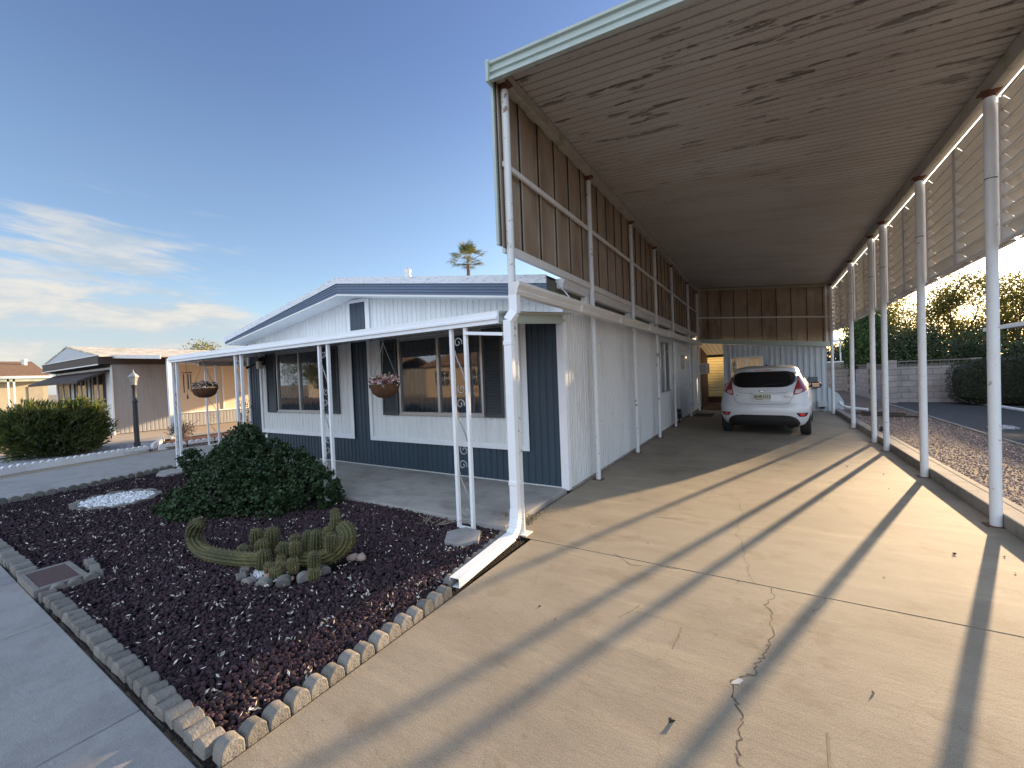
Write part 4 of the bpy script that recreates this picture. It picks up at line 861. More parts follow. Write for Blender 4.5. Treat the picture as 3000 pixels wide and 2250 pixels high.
for z in zs:
    w_, yr, yf = cf(z, Wz), cf(z, Yr), cf(z, Yf); row = []
    for k in range(33):
        t = -math.pi/2+math.pi*k/32; row.append((w_*math.copysign(abs(math.sin(t))**(2/NE), math.sin(t)), yr+LR*(1-abs(math.cos(t))**(2/NE)), z))
    Lf = min(.8, (yf-yr-LR)*.6)
    for f in (.25, .5, .75): row.append((w_, (yr+LR)*(1-f)+(yf-Lf)*f, z))
    for k in range(17):
        t = math.pi/2-math.pi*k/16; row.append((w_*math.copysign(abs(math.sin(t))**(2/2.4), math.sin(t)), yf-Lf*(1-abs(math.cos(t))**(2/2.4)), z))
    for f in (.75, .5, .25): row.append((-w_, (yr+LR)*(1-f)+(yf-Lf)*f, z))
    ring.append(row)
n = len(ring[0]); mb = MB(); mb.add([p for r_ in ring for p in r_], [(i*n+k, i*n+(k+1) % n, (i+1)*n+(k+1) % n, (i+1)*n+k) for i in range(len(ring)-1) for k in range(n)]+[tuple(range(n)), tuple((len(ring)-1)*n+k for k in range(n))[::-1]])
mat('car_paint', (.64, .66, .70), .28, var=.02, coat=.8, bump=0)
body = mb.build('body', M['car_paint'], car, smooth=True, local=True)
def cut(y, x0, x1, r):
    c = MB(); c.tube([(x0, y, .31), (x1, y, .31)], r, 28); o = c.build('cutter', M['dark'], None); md = body.modifiers.new('b', 'BOOLEAN'); md.object = o; md.operation = 'DIFFERENCE'; md.solver = 'EXACT'
    o.parent = car; return o
cs_ = [cut(.63, .55, 1.1, .345), cut(.63, -1.1, -.55, .345), cut(3.12, .55, 1.1, .345), cut(3.12, -1.1, -.55, .345)]
bpy.context.view_layer.update(); dg = bpy.context.evaluated_depsgraph_get(); nm = bpy.data.meshes.new_from_object(body.evaluated_get(dg)); body.modifiers.clear(); body.data = nm
for c in cs_: bpy.data.objects.remove(c)
def patch(name, rows, m, parent, off=.004, nx=14, sub=3):
    """rows: (z, x_left, x_right), laid on the rear surface"""
    rr = []
    for a, b in zip(rows[:-1], rows[1:]):
        for k in range(sub): t = k/sub; rr.append([a[i]+(b[i]-a[i])*t for i in range(3)])
    rr.append(rows[-1]); vs = [cp(xl+(xr_-xl)*k/nx, z, off) for z, xl, xr_ in rr for k in range(nx+1)]
    fs = [(i*(nx+1)+k, i*(nx+1)+k+1, (i+1)*(nx+1)+k+1, (i+1)*(nx+1)+k) for i in range(len(rr)-1) for k in range(nx)]
    mb = MB(); mb.add(vs, fs); o = mb.build(name, m, parent, smooth=True, local=True); s = o.modifiers.new('s', 'SOLIDIFY'); s.thickness = off*1.5; s.offset = -1 
    return o
gm = mat('car_glass', (.008, .009, .012), .04, var=0, spec=.8)
patch('rear_window', [(1.035, -.36, .36), (1.05, -.46, .46), (1.09, -.54, .54), (1.15, -.595, .595), (1.22, -.625, .625), (1.27, -.625, .625), (1.31, -.595, .595), (1.345, -.53, .53), (1.375, -.42, .42)], gm, car, .004, 22)
lm = mat('tail_red', (.30, .012, .02), .12, var=.2, vs=14, coat=1.0); lc = mat('tail_clear', (.50, .40, .40), .1, var=.1, coat=1.)
for s in (-1, 1):
    def rw(rows): return [(z, min(a*s, b*s), max(a*s, b*s)) for z, a, b in rows]
    tl = patch('tail_light', rw([(.875, .56, .60), (.90, .555, .66), (.94, .56, .745), (.98, .572, .775), (1.03, .585, .768), (1.10, .604, .738), (1.18, .622, .702), (1.25, .636, .668), (1.275, .640, .652)]), lm, car, .010, 8)
    patch('reversing_lamp', rw([(.905, .575, .645), (.93, .575, .69), (.96, .582, .70), (.985, .59, .69)]), lc, tl, .0125, 5)
    rf = patch('reflector_housing', rw([(.425, .665, .735), (.44, .64, .765), (.475, .62, .79), (.505, .60, .80)]), M['dark'], car, .006, 6)
    patch('reflector', rw([(.44, .665, .735), (.46, .655, .745), (.495, .65, .745)]), mat('reflector_red', (.75, .02, .02), .25, var=0, coat=1.), rf, .010, 4)
patch('valance', [(.205, -.60, .60), (.26, -.655, .655), (.30, -.66, .66), (.36, -.635, .635), (.41, -.585, .585), (.445, -.50, .50), (.458, -.38, .38)], mat('bumper_black', (.014, .014, .015), .55, var=.1), car, .006, 20)
def seam(pts, r=.0035, name='shut_line'):
    P = []
    for a, b in zip(pts[:-1], pts[1:]):
        for k in range(5): t = k/5; P.append(cp(a[0]+(b[0]-a[0])*t, a[1]+(b[1]-a[1])*t, .0005))
    P.append(cp(*pts[-1], .0005)); MB().tube(P, r, 5).build(name, M['dark'], car, local=True)
seam([(-.625, 1.16), (-.60, 1.05), (-.575, .93), (-.555, .86), (-.50, .74), (-.46, .70), (-.40, .685), (0, .68), (.40, .685), (.46, .70), (.50, .74), (.555, .86), (.575, .93), (.60, 1.05), (.625, 1.16)])
seam([(-.43, .925), (-.2, .915), (.2, .915), (.43, .925)], .003, 'crease'); seam([(-.43, .925), (-.46, .96)], .002, 'crease'); seam([(.43, .925), (.46, .96)], .002, 'crease')
pts = [(-.62, 1.40), (-.40, 1.418), (0, 1.424), (.40, 1.418), (.62, 1.40)]
# spoiler lip with brake light
mb = MB(); vs = []
for k in range(21):
    x = -.60+1.2*k/20; a = cp(x, 1.385, .0); vs += [(x, a.y+.03, 1.39), (x, a.y-.055+.05*(abs(x)/.6)**3, 1.398), (x, a.y-.05+.05*(abs(x)/.6)**3, 1.412), (x, a.y+.06, 1.447-.01*(abs(x)/.6)**2)]
mb.add(vs, [(4*i+j, 4*i+(j+1) % 4, 4*i+4+(j+1) % 4, 4*i+4+j) for i in range(20) for j in range(4)]+[(0, 1, 2, 3), (80, 81, 82, 83)]); sp = mb.build('spoiler', M['car_paint'], car, smooth=True, local=True)
y0 = cp(0, 1.385, 0).y-.058; MB().box(-.155, .155, y0-.003, y0+.02, 1.399, 1.412).build('brake_light', lm, sp, local=True)
# wiper, plate, badges, mirrors, antenna
a = cp(-.02, 1.05, .02); MB().tube([a, cp(.10, 1.075, .018), cp(.22, 1.095, .014), cp(.34, 1.095, .012)], [.012, .008, .007, .004], 6).build('wiper', M['black_plastic'], car, local=True)
py = cp(0, .85, 0).y-.012
t_ = math.atan2(cf(.92, Yr)-cf(.76, Yr), .16)
pl = MB().box(-.158, .158, -.004, .004, -.082, .082).build('licence_plate', mat('plate_cream', (.52, .54, .44), .5, var=.05), car, local=True, bevel=.004); pl.location = (0, py-.012, .845); pl.rotation_euler = (-t_, 0, 0)
mb = MB(); mb.box(-.166, .166, -.003, .005, -.09, -.078); mb.box(-.166, .166, -.003, .005, .078, .09); mb.box(-.166, -.154, -.003, .005, -.078, .078); mb.box(.154, .166, -.003, .005, -.078, .078); mb.build('plate_frame', M['aluminium'], pl, local=True)
def text(s, size, m, parent, loc, rot=(math.pi/2, 0, 0), name='lettering', sx=1., shear=0., ext=.001, off=0.):
    cu = bpy.data.curves.new('lettering_curve', 'FONT'); cu.body = s; cu.size = size; cu.align_x = 'CENTER'; cu.align_y = 'CENTER'; cu.extrude = ext; cu.shear = shear; cu.offset = off
    o = bpy.data.objects.new('tmp', cu); col.objects.link(o); bpy.context.view_layer.update(); me = bpy.data.meshes.new_from_object(o); bpy.data.objects.remove(o); bpy.data.curves.remove(cu)
    me.materials.clear(); me.materials.append(m); r = bpy.data.objects.new(name, me); col.objects.link(r); r.parent = parent; r.location = loc; r.rotation_euler = rot; r.scale = (sx, 1, 1); return r
dk = mat('plate_ink', (.03, .035, .03), .5, var=0)
text('BHR1113', .10, dk, pl, (.012, -.0062, -.008), sx=.80, off=.0012)
text('MHP', .02, mat('plate_red', (.35, .05, .05), .5, var=0), pl, (-.13, -.0062, -.01), rot=(math.pi/2, -math.pi/2, 0), sx=1) if False else None
MB().box(-.11, .02, -.0055, -.004, -.072, -.058).build('plate_sticker', mat('plate_red', (.35, .08, .08), .5, var=0), pl, local=True)
em = MB(); em.add([(0, 0, 0)]+[(.052*math.cos(2*math.pi*k/28), 0, .021*math.sin(2*math.pi*k/28)) for k in range(28)], [(0, k+1, (k+1) % 28+1) for k in range(28)])
e = em.build('emblem', mat('emblem_blue', (.01, .02, .09), .25, var=0, coat=1), car, local=True); e.location = (0, cy_(0, .958)-.010, .958); e.rotation_euler = (-.6*t_, 0, 0)
MB().tube([(.052*math.cos(2*math.pi*k/28), 0, .021*math.sin(2*math.pi*k/28)) for k in range(29)], .0032, 5).build('emblem_ring', mat('chrome', (.75, .75, .75), .15, metal=1, var=0), e, local=True)
text('Ford', .036, M['chrome'], e, (0, -.002, -.001), shear=.4)
text('SE', .035, M['shutter'], car, (-.475, cy_(-.475, .87)-.012, .87), rot=(math.pi/2, 0, R(-20)), name='badge', off=.001)
text('Fiesta', .058, M['chrome'], car, (.455, cy_(.455, .84)-.014, .84), rot=(math.pi/2, 0, R(20)), name='badge', shear=.35, off=.0012)
for s in (-1, 1):
    mb = MB(); vs = []; c = Vector((s*.93, 2.05, 1.0))
    mm = mb.lathe([(.02, -.10), (.09, -.085), (.115, 0), (.095, .075), (.03, .10)], (0, 0, 0), 16, 1, .55); mb.v = [(c.x+p[2]*1.1, c.y+p[1], c.z+p[0]*.72) for p in mb.v]
    mi = mb.build('wing_mirror', M['black_plastic'], car, smooth=True, local=True); MB().bar((s*.74, 2.08, .96), (s*.86, 2.06, .98), .05, .04).build('mirror_arm', M['black_plastic'], mi, local=True)
    MB().box(s*.86, s*1.0, 1.975, 1.985, .945, 1.05).build('mirror_glass', mat('mirror', (.8, .8, .8), .03, metal=1, var=0), mi, local=True, bevel=.01)
mb = MB(); mb.lathe([(.035, 0), (.03, .02), (.012, .035)], (0, 1.25, 1.50), 12, 1, 1.6); mb.tube([(0, 1.26, 1.53), (0, 1.16, 1.72)], [.005, .003], 6); mb.build('antenna', M['black_plastic'], car, local=True)
for y in (.63, 3.12):
    for s in (-1, 1):
        tr = MB(); r_ = .30; prof = [(.19, -.085), (.27, -.095), (.295, -.08), (.302, -.05), (.302, .05), (.295, .08), (.27, .095), (.19, .085)]; vs = []; K = 40
        for k in range(K):
            a = 2*math.pi*k/K; vs += [(s*.745+q, y+p*math.cos(a), .302+p*math.sin(a)) for p, q in prof]
        m_ = len(prof); tr.add(vs, [(k*m_+j, k*m_+(j+1) % m_, ((k+1) % K)*m_+(j+1) % m_, ((k+1) % K)*m_+j) for k in range(K) for j in range(m_)])
        wh = thing_w = tr.build('tyre', mat('tyre_rubber', (.02, .02, .021), .85, var=.2, vs=30), car, smooth=True, local=True)
        rm = MB(); rm.tube([(s*.70, y, .302), (s*.80, y, .302)], .195, 24); rm.build('rim', M['aluminium'], wh, local=True)
mb = MB(); mb.box(-.62, .62, .25, 3.7, .19, .24); mb.tube([(.40, .10, .235), (.40, .45, .235)], .028, 12); mb.tube([(.50, .35, .22), (.50, .9, .22)], .075, 12); mb.box(-.62, .62, .5, .7, .24, .34); mb.build('underbody', M['dark'], car, local=True)
MB().add([(-.55, .6, .5), (.55, .6, .5), (.55, 2.4, .5), (-.55, 2.4, .5)], [(0,1,2,3)]) 
for s in (-1, 1):
    mb = MB(); vs = []
    for k in range(13):
        t = k/12; y = .95+t*1.75; z0 = .97; z1 = min(1.36, 1.06+.34*math.sin(math.pi*(.12+.76*t))); 
        vs += [(s*(cf(z0, Wz)+.004), y, z0), (s*(cf(z1, Wz)+.004), y, z1)]
    mb.add(vs, [(2*i, 2*i+2, 2*i+3, 2*i+1) for i in range(12)]); mb.build('side_window', gm, car, local=True, fix=False)
mt = tag(recenter(MB().box(-2.0, -1.45, 14.0, 14.9, .001, .014).build('door_mat', mat('mat_dark', (.03, .028, .026), .95, bump=.3), bevel=.004)), 'dark door mat below the side door of the mobile home', 'door mat')
# ---------------------------------------------------------------- shed at the back of the carport
sh = thing('storage_shed', 'pale corrugated metal shed closing the back of the carport', 'shed', (.2, 16.3, 0))
st = lambda x: 2.29-.088*(x+1.24)
layered('shed_siding', (.50, .55, .60), [(4, (1, 1, .3), 4, .5, .7, (.85, .85, .85))], .5)
corr((-1.24, 16.06), (1.63, 16.06), .02, lambda t: st(-1.24+t), (0, -1), .152, .02, prof=((0, 0), (.30, 0), (.42, -1), (.85, -1)), holes=[(.20, 1.16, 1.02, 1.84)]).build('front_wall', M['shed_siding'], sh, fix=False)
MB().box(-1.24, -1.22, 16.07, 19, 0, 2.27).build('side_wall', M['shed_siding'], sh); MB().box(1.61, 1.63, 16.07, 19, 0, 2.02).build('side_wall', M['shed_siding'], sh)
MB().add([(-1.3, 16.0, 2.33), (1.7, 16.0, 2.07), (1.7, 19.05, 2.07), (-1.3, 19.05, 2.33)], [(0,1,2,3)]).build('roof', M['gutter_white'], sh)
window_y(-1.04, -.08, 1.02, 1.84, sh, y=16.06)
MB().box(1.15, 1.38, 15.98, 16.04, .73, 1.10).build('meter_cabinet', mat('cab_grey', (.13, .15, .17), .5), sh, bevel=.006)
bx = MB().box(1.36, 1.60, 15.94, 16.04, .16, .33).build('dryer_vent', M['shed_siding'], sh, bevel=.006); MB().box(1.42, 1.54, 15.95, 16.03, .10, .16).build('flap', M['dark'], bx)
MB().prism([(1.63, .02), (2.02, .02), (2.02, .30), (1.90, .55), (1.63, .78)], 'y', 16.04, 16.07).build('splash_panel', M['shed_siding'], sh)
mb = MB(); mb.tube([(1.88, 15.8, .32), (1.93, 15.7, .22), (2.05, 15.55, .17), (2.45, 15.3, .14)], .04, 10); tag(recenter(mb.build('drain_pipe', M['white_paint'])), 'short white drain pipe emptying on the gravel at the far end of the kerb', 'pipe')
for k, (a, b) in enumerate((((2.3, 15.1), (3.1, 14.6)), ((2.05, 14.7), (3.0, 14.2)), ((2.15, 14.2), (3.2, 13.9)))):
    tag(recenter(MB().bar((a[0], a[1], .10), (b[0], b[1], .10), .09, .035).build('old_board', mat('board_dark', (.05, .035, .025), .9))), ('dark board lying on the gravel nearest the drain pipe', 'middle one of three dark boards on the gravel', 'dark board on the gravel nearest the camera')[k], 'board')
mb = MB(); mb.lathe([(.05, 0), (.05, .05), (.035, .06), (.035, .10), (.02, .11)], (1.99, 11.05, .07), 12); tag(recenter(mb.build('valve_cap', M['black_plastic'])), 'small black valve behind the kerb between two white posts', 'valve')
sc_ = thing('louvred_screen', 'sunlit yellow corrugated screen in the gap beside the shed', 'screen', (-1.7, 19.5, 0))
yl = mat('fibreglass', (.42, .36, .22), .5, var=.1, trans=.30, tcol=(.62, .50, .24))
mb = MB(); vs = []; n = 44
for k in range(n+1):
    z = .28+1.7*k/n; dy = .022*math.sin(k*math.pi*2/3.2); vs += [(-3.2, 19.6+dy, z), (-1.2, 19.6+dy, z)]
mb.add(vs, [(2*i, 2*i+1, 2*i+3, 2*i+2) for i in range(n)]); mb.build('panel', yl, sc_, fix=False)
MB().box(-3.2, -1.2, 19.55, 19.66, 1.96, 2.08).build('rail', M['olive_wood'], sc_)
mb = MB(); vs = []
for k in range(41): vs += [(-3.2+k*.05, 19.6, 2.05+.012*math.sin(k*1.9)), (-3.2+k*.05, 16.1, 2.52+.012*math.sin(k*1.9))]
mb.add(vs, [(2*i, 2*i+2, 2*i+3, 2*i+1) for i in range(40)]); mb.build('roof_panel', mat('fibre_roof', (.40, .36, .26), .5, trans=.18, tcol=(.5, .42, .28)), sc_, fix=False)  # roof panel widened and raised to block sun through the gap
MB().box(-3.2, -1.2, 19.55, 19.65, 0, .28).build('base', mat('base_brown', (.14, .08, .05), .9), sc_)
# ---------------------------------------------------------------- cactus
cc = thing('cactus', 'sprawling ribbed cactus with a long curved arm and a cluster of round barrels', 'cactus', (-3.4, 1.9, 0))
mat('cactus_skin', (.050, .055, .018), .7, var=.30, vs=18, c2=(.120, .105, .034), vs2=2, th=(.45, .7), bump=.1, bs=60)
mat('spine', (.36, .28, .18), .8, isl=.35)
SV, SF = [], []
def ribbed(pts, rad, name='stem', ribs=12, seg=40, cap=True):
    """ribbed cactus column along a smooth path; rad(t) radius"""
    P = [Vector(p) for p in pts]; C = []
    for i in range(len(P)-1):
        a, b, c, d = P[max(i-1, 0)], P[i], P[i+1], P[min(i+2, len(P)-1)]
        for k in range(max(2, seg//(len(P)-1))):
            t = k/max(2, seg//(len(P)-1)); C.append(.5*((2*b)+(c-a)*t+(2*a-5*b+4*c-d)*t*t+(3*b-a-3*c+d)*t**3))
    C.append(P[-1]); n = ribs*6; d0 = (C[1]-C[0]).normalized(); a = d0.orthogonal().normalized(); vs = []; fs = []; m = len(C)
    for i, p in enumerate(C):
        d = (C[min(i+1, m-1)]-C[max(i-1, 0)]).normalized(); a = (a-d*a.dot(d)).normalized(); b = d.cross(a); t = i/(m-1); r = rad(t)
        for k in range(n):
            th_ = 2*math.pi*k/n; rr = r*(.66+.34*abs(math.cos(ribs*th_/2))**.75) ; q = p+(a*math.cos(th_)+b*math.sin(th_))*rr; vs.append(q)
            if k % 6 == 0 and i % 2 == 0 and r > .012:
                o = (a*math.cos(th_)+b*math.sin(th_))
                for _ in range(5):
                    s = (o+Vector((random.gauss(0, .6), random.gauss(0, .6), random.gauss(0, .6)))).normalized(); e = s.orthogonal().normalized()*.0008; L0 = random.uniform(.010, .021)
                    j = len(SV); SV.extend([q-e, q+e, q+s*L0]); SF.append((j, j+1, j+2))
    for i in range(m-1):
        for k in range(n): fs.append((i*n+k, i*n+(k+1) % n, (i+1)*n+(k+1) % n, (i+1)*n+k))
    fs.append(tuple((m-1)*n+k for k in range(n))); fs.append(tuple(range(n))[::-1])
    o = MB().add(vs, fs).build(name, M['cactus_skin'], cc, smooth=False); o.data.polygons.foreach_set('use_smooth', [True]*len(o.data.polygons)); return o
cap = lambda r, a=.12: (lambda t: r*min(1, math.sqrt(max(.02, 1-max(0, (t-(1-a))/a)**2)))*(1 if t > .08 else .75+.25*t/.08))
ribbed([(-4.26,1.60,.33),(-4.36,1.60,.25),(-4.40,1.60,.17),(-4.33,1.60,.105),(-4.18,1.60,.072),(-3.95,1.62,.075),(-3.70,1.68,.075),(-3.48,1.76,.08)][::-1], cap(.060, .07), 'arm', 11, 63)
ribbed([(-3.42,1.93,.045),(-3.20,1.98,.06),(-3.02,2.02,.11),(-2.88,2.05,.21),(-2.86,2.07,.30),(-2.98,2.08,.34)], cap(.064, .15), 'arm', 11, 40)
ribbed([(-3.10,2.10,.24),(-3.09,2.12,.34),(-3.12,2.13,.45)], cap(.042, .4), 'stem', 11, 16)
def barrel(x, y, z, r, h, lx=0, ly=0):
    r *= .93; h *= .97
    zb = max(-.01, z-h*.55); ribbed([(x-lx*h*.5, y-ly*h*.5, zb), (x-lx*h*.1, y-ly*h*.1, zb+h*.5), (x+lx*h*.5, y+ly*h*.5, zb+h)], lambda t: r*math.sqrt(max(.03, 1-abs(2*max(t, .12)-1)**2.6)), 'stem', 13, 18)
for b in ((-3.99,1.93,.13,.058,.17),(-3.76,1.95,.16,.066,.20),(-3.72,1.84,.10,.066,.19),(-3.82,1.74,.075,.062,.17,.1),(-3.50,1.74,.085,.064,.19),(-3.44,1.97,.17,.05,.13),(-3.45,1.88,.13,.058,.15),(-3.32,1.90,.15,.046,.15),
          (-3.36,1.80,.085,.040,.10),(-3.38,1.72,.055,.042,.11),(-3.29,1.76,.075,.036,.10),(-3.26,1.70,.05,.045,.11),(-3.19,1.80,.09,.044,.12),(-3.32,2.02,.16,.060,.25,.05),(-3.20,2.02,.17,.066,.29,.06),(-3.10,2.06,.22,.055,.24),
          (-3.03,1.88,.12,.050,.18,.12),(-2.95,1.98,.25,.048,.17,.1),(-3.58,1.92,.06,.05,.12),(-2.98,1.84,.045,.045,.10)): barrel(*b)
mesh_obj('spines', SV, SF, M['spine'], cc)['kind'] = 'stuff'
# twigs by the porch slab
mb = MB()
for k in range(14): 
    a = (-2.95+random.gauss(0, .08), 3.1+random.gauss(0, .05), .02); b = (a[0]+random.gauss(0, .14), a[1]+random.gauss(0, .07), .05+random.uniform(0, .07)); mb.tube([a, ((a[0]+b[0])/2+.01, (a[1]+b[1])/2, .06), b], .0022, 4)
tag(recenter(mb.build('dead_twigs', mat('twig', (.34, .28, .23), .9))), 'dead grey twigs on the lava rock left of the first trellis post', 'twigs')
P = np.concatenate([np.stack([rng.normal(-2.2, .10, 260), rng.normal(3.60, .05, 260), rng.uniform(.045, .075, 260)], 1), np.stack([rng.normal(-2.1, .03, 200), 3.45+rng.beta(1, 2, 200)*.7, rng.uniform(.003, .02, 200)], 1)])
V, F = leaves(P, .022, .3); o = np_obj('weed', V, F, mat('weed', (.10, .085, .05), .9, isl=.4)); tag(recenter(o), 'dry weeds growing in the slab joint behind the downspout', 'weeds')
# ---------------------------------------------------------------- geranium mound
def shrub(name, label, cat, blobs, nclump, per, spread, size, m, asp=.8, stems=(), shell=.75, up=0., stem_m=None, group=None, core=True):
    c = blobs[0]; t = thing(name, label, cat, (c[0], c[1], 0), 0, group); P, Nn = clumps(blobs, nclump, per, spread, shell); k = P[:, 2] > .012; P, Nn = P[k], Nn[k]
    V, F = leaves(P, size, asp, up, N=Nn if up else None); np_obj('foliage', V, F, m, t)
    mb = MB(); base = (c[0], c[1], 0)
    q = rng.choice(len(P), max(8, len(P)//45), replace=False); V, F = leaves(P[q]*np.array([1, 1, 1])+rng.normal(size=(len(q), 3))*.01, size*.9, asp*.8); np_obj('withered_leaves', V, F, mat('withered', (.16, .11, .05), .8, isl=.5), t)
    for b in blobs[:8]:
        for _ in range(5): limb(((c[0]*.5+b[0]*.5)+random.gauss(0, .05), (c[1]*.5+b[1]*.5)+random.gauss(0, .04), 0), (b[0]+random.gauss(0, .25)*b[3], b[1]+random.gauss(0, .25)*b[4], max(.1, b[2]+random.uniform(0, .6)*b[5])), .012+.006*b[5], .004, .1, 5, mb, 5)
    for a, b in stems: limb(a, b, .009, .005, .08, 5, mb, 5)
    mb.build('stem', stem_m or mat('bark_brown', (.10, .075, .055), .9, bump=.3), t, smooth=True); return t
mat('geranium_leaf', (.020, .046, .013), .6, var=.35, vs=2.5, isl=.55, trans=.12)
G = [(-6.15,2.30,.02,.50,.40,.24),(-5.75,2.62,.12,.80,.55,.45),(-5.82,2.28,.02,.55,.40,.27),(-6.30,2.85,.22,.62,.45,.52),(-6.52,3.05,.56,.34,.28,.36),(-5.35,3.0,.28,.50,.34,.42),(-4.85,3.02,.12,.40,.30,.40),(-6.9,3.0,.45,.20,.18,.18),(-5.15,2.62,.05,.50,.38,.26),(-7.60,2.78,.40,.19,.16,.15),(-7.42,2.80,.24,.16,.14,.14),(-6.52,3.08,.84,.13,.12,.13),(-5.75,3.05,.60,.22,.2,.16),(-6.2,3.0,.72,.16,.15,.14)]
shrub('geranium_bush', 'dense dark green mounded bush spreading over the lava rock by the porch', 'bush', G, 4200, 22, .022, .033, M['geranium_leaf'], .95, [((-7.2,2.8,0),(-7.58,2.78,.34)),((-6.9,2.9,0),(-6.9,3.0,.4))], .9)
t = thing('rose_plant', 'thin dark stems with one red bloom against the far corner of the house', 'plant', (-9.70, 4.62, 0)); mb = MB()
for k in range(8): limb((-9.7+random.gauss(0, .03), 4.62+random.gauss(0, .03), 0), (-9.66+random.gauss(0, .09), 4.60+random.gauss(0, .06), random.uniform(.7, 1.25)), .008, .003, .08, 6, mb, 5)
mb.build('stem', mat('bark_dark', (.05, .035, .03), .9), t); P = np.stack([rng.normal(-9.68, .06, 140), rng.normal(4.6, .05, 140), rng.uniform(.5, 1.25, 140)], 1); V, F = leaves(P, .04, .6); np_obj('leaves', V, F, M['geranium_leaf'], t)
V, F = leaves(np.array([(-9.72, 4.52, .84)])+rng.normal(size=(60, 3))*.03, .06, .8); np_obj('flower', V, F, mat('red_petal', (.30, .012, .01), .6, isl=.3), t)
# ---------------------------------------------------------------- neighbour on the left
mat('oleander', (.032, .050, .017), .5, var=.3, vs=3, isl=.55, trans=.4, tcol=(.22, .26, .06))
B = [(-14.9,2.75,.62,.66,.80,.60),(-14.8,2.25,.55,.52,.50,.55),(-15.0,3.2,.60,.52,.50,.55),(-14.9,2.35,.95,.45,.45,.28),(-15.0,3.2,.98,.45,.42,.26),(-14.6,2.8,.30,.5,.6,.35)]
shrub('oleander_bush', 'clipped oleander bush with narrow leaves, lit along its flat top', 'bush', B, 1050, 20, .070, .13, M['oleander'], .22, (), .72, 1.0, mat('oleander_stem', (.16, .13, .10), .9))
shrub('dark_shrub', 'low dark shrub at the left edge of the photo behind the white gravel', 'bush', [(-18.0,1.7,.55,.9,.8,.55),(-19.2,1.9,.5,.9,.8,.5)], 420, 16, .09, .14, M['leaf_dark'], .3, (), .7, .8)
shrub('dry_shrub', 'small brown dried shrub at the foot of the neighbour carport post', 'bush', [(-14.85,5.25,.28,.36,.32,.26)], 90, 7, .05, .05, mat('dry_leaves', (.17, .11, .075), .9, isl=.4), .4, [((-14.85,5.25,0),(-14.85+random.gauss(0,.3),5.25+random.gauss(0,.2),.3+random.random()*.3)) for _ in range(22)], .6)
lp = thing('lamp_post', 'dark garden lamp post with a glass lantern beside the clipped bush', 'lamp post', (-14.24, 4.05, 0))
mb = MB(); mb.lathe([(.068, 0), (.068, .12), (.055, .14), (.050, 1.18), (.062, 1.19), (.062, 1.23), (.047, 1.25), (.042, 1.58), (.055, 1.60), (.055, 1.64), (.03, 1.66)], (-14.24, 4.05, 0), 18); mb.tube([(-14.31, 4.02, 1.21), (-14.17, 4.08, 1.21)], .010, 6); mb.build('post', mat('post_black', (.025, .026, .03), .6, var=.3, vs=30), lp, smooth=True)
la = MB().lathe([(.03, 1.64), (.065, 1.66), (.068, 1.68), (.06, 1.685)], (-14.24, 4.05, 0), 6).build('lantern_base', M['aluminium'], lp)
MB().lathe([(.058, 1.685), (.095, 1.86)], (-14.24, 4.05, 0), 6).build('lantern_glass', mat('frost_glass', (.55, .56, .52), .2, trans=.5), lp)
mb = MB()
for k in range(6):
    a = 2*math.pi*k/6; mb.tube([(-14.24+.060*math.cos(a), 4.05+.060*math.sin(a), 1.685), (-14.24+.098*math.cos(a), 4.05+.098*math.sin(a), 1.86)], .006, 5)
mb.lathe([(.115, 1.86), (.118, 1.875), (.075, 1.93), (.035, 1.965), (.02, 1.98), (.022, 2.0), (.008, 2.02), (.004, 2.06)], (-14.24, 4.05, 0), 6); mb.build('lantern_cap', mat('cap_grey', (.32, .33, .33), .5), lp)
nh = thing('neighbour_house', 'low mobile home with brown fascia and a dark brown window awning', 'house', (-22.8, 5.0, 0))
layered('tan_siding', (.30, .30, .315), [(3, (1, 1, .3), 4, .5, .7, (.86, .84, .82))], .6)
corr((-19.2, 6.55), (-19.2, 4.9), .02, 2.74, (1, 0), .12, .007).build('side_wall', M['tan_siding'], nh, fix=False)
corr((-26.4, 4.9), (-19.2, 4.9), .02, 2.55, (0, -1), .12, .008).build('front_wall', M['white_siding'], nh, fix=False)
MB().box(-19.24, -19.16, 4.86, 4.90, 0, 2.4).build('corner_trim', M['white_paint'], nh)
nz_ = lambda x: 3.30-.148*abs(x+22.8)
layered('metal_roof_tan', (.62, .56, .46), [(3, (1, 1, 1), 6, .45, .6, (.70, .66, .60)), (6, (1, 3, 1), 5, .56, .64, (1.5, 1.5, 1.5))], .6)
for x0, x1 in ((-26.6, -22.8), (-22.8, -19.0)):
    MB().add([(x0, 4.55, nz_(x0)), (x1, 4.55, nz_(x1)), (x1, 20, nz_(x1)), (x0, 20, nz_(x0)), (x0, 4.55, nz_(x0)-.05), (x1, 4.55, nz_(x1)-.05), (x1, 20, nz_(x1)-.05), (x0, 20, nz_(x0)-.05)], [(0,1,2,3),(7,6,5,4),(0,4,5,1),(1,5,6,2),(2,6,7,3),(3,7,4,0)]).build('roof', M['metal_roof_tan'], nh)
MB().add([(-26.45, 4.57, 2.75), (-19.15, 4.57, 2.75), (-22.8, 4.57, 3.24)], [(0,1,2)]).build('gable', mat('gable_grey', (.46, .49, .53), .6, var=.05, vs=2, stretch=(1, 1, 14)), nh)
bf = mat('brown_fascia', (.060, .045, .040), .7, var=.12)
MB().box(-26.5, -19.15, 4.55, 4.60, 2.44, 2.73).build('fascia', bf, nh); MB().box(-19.2, -19.15, 4.60, 6.5, 2.44, 2.73).build('fascia', bf, nh)
mb = MB(); mb.box(-26.55, -19.12, 4.53, 4.549, 2.41, 2.45); mb.box(-26.55, -19.12, 4.53, 4.549, 2.73, 2.76); mb.build('trim', M['gutter_white'], nh)
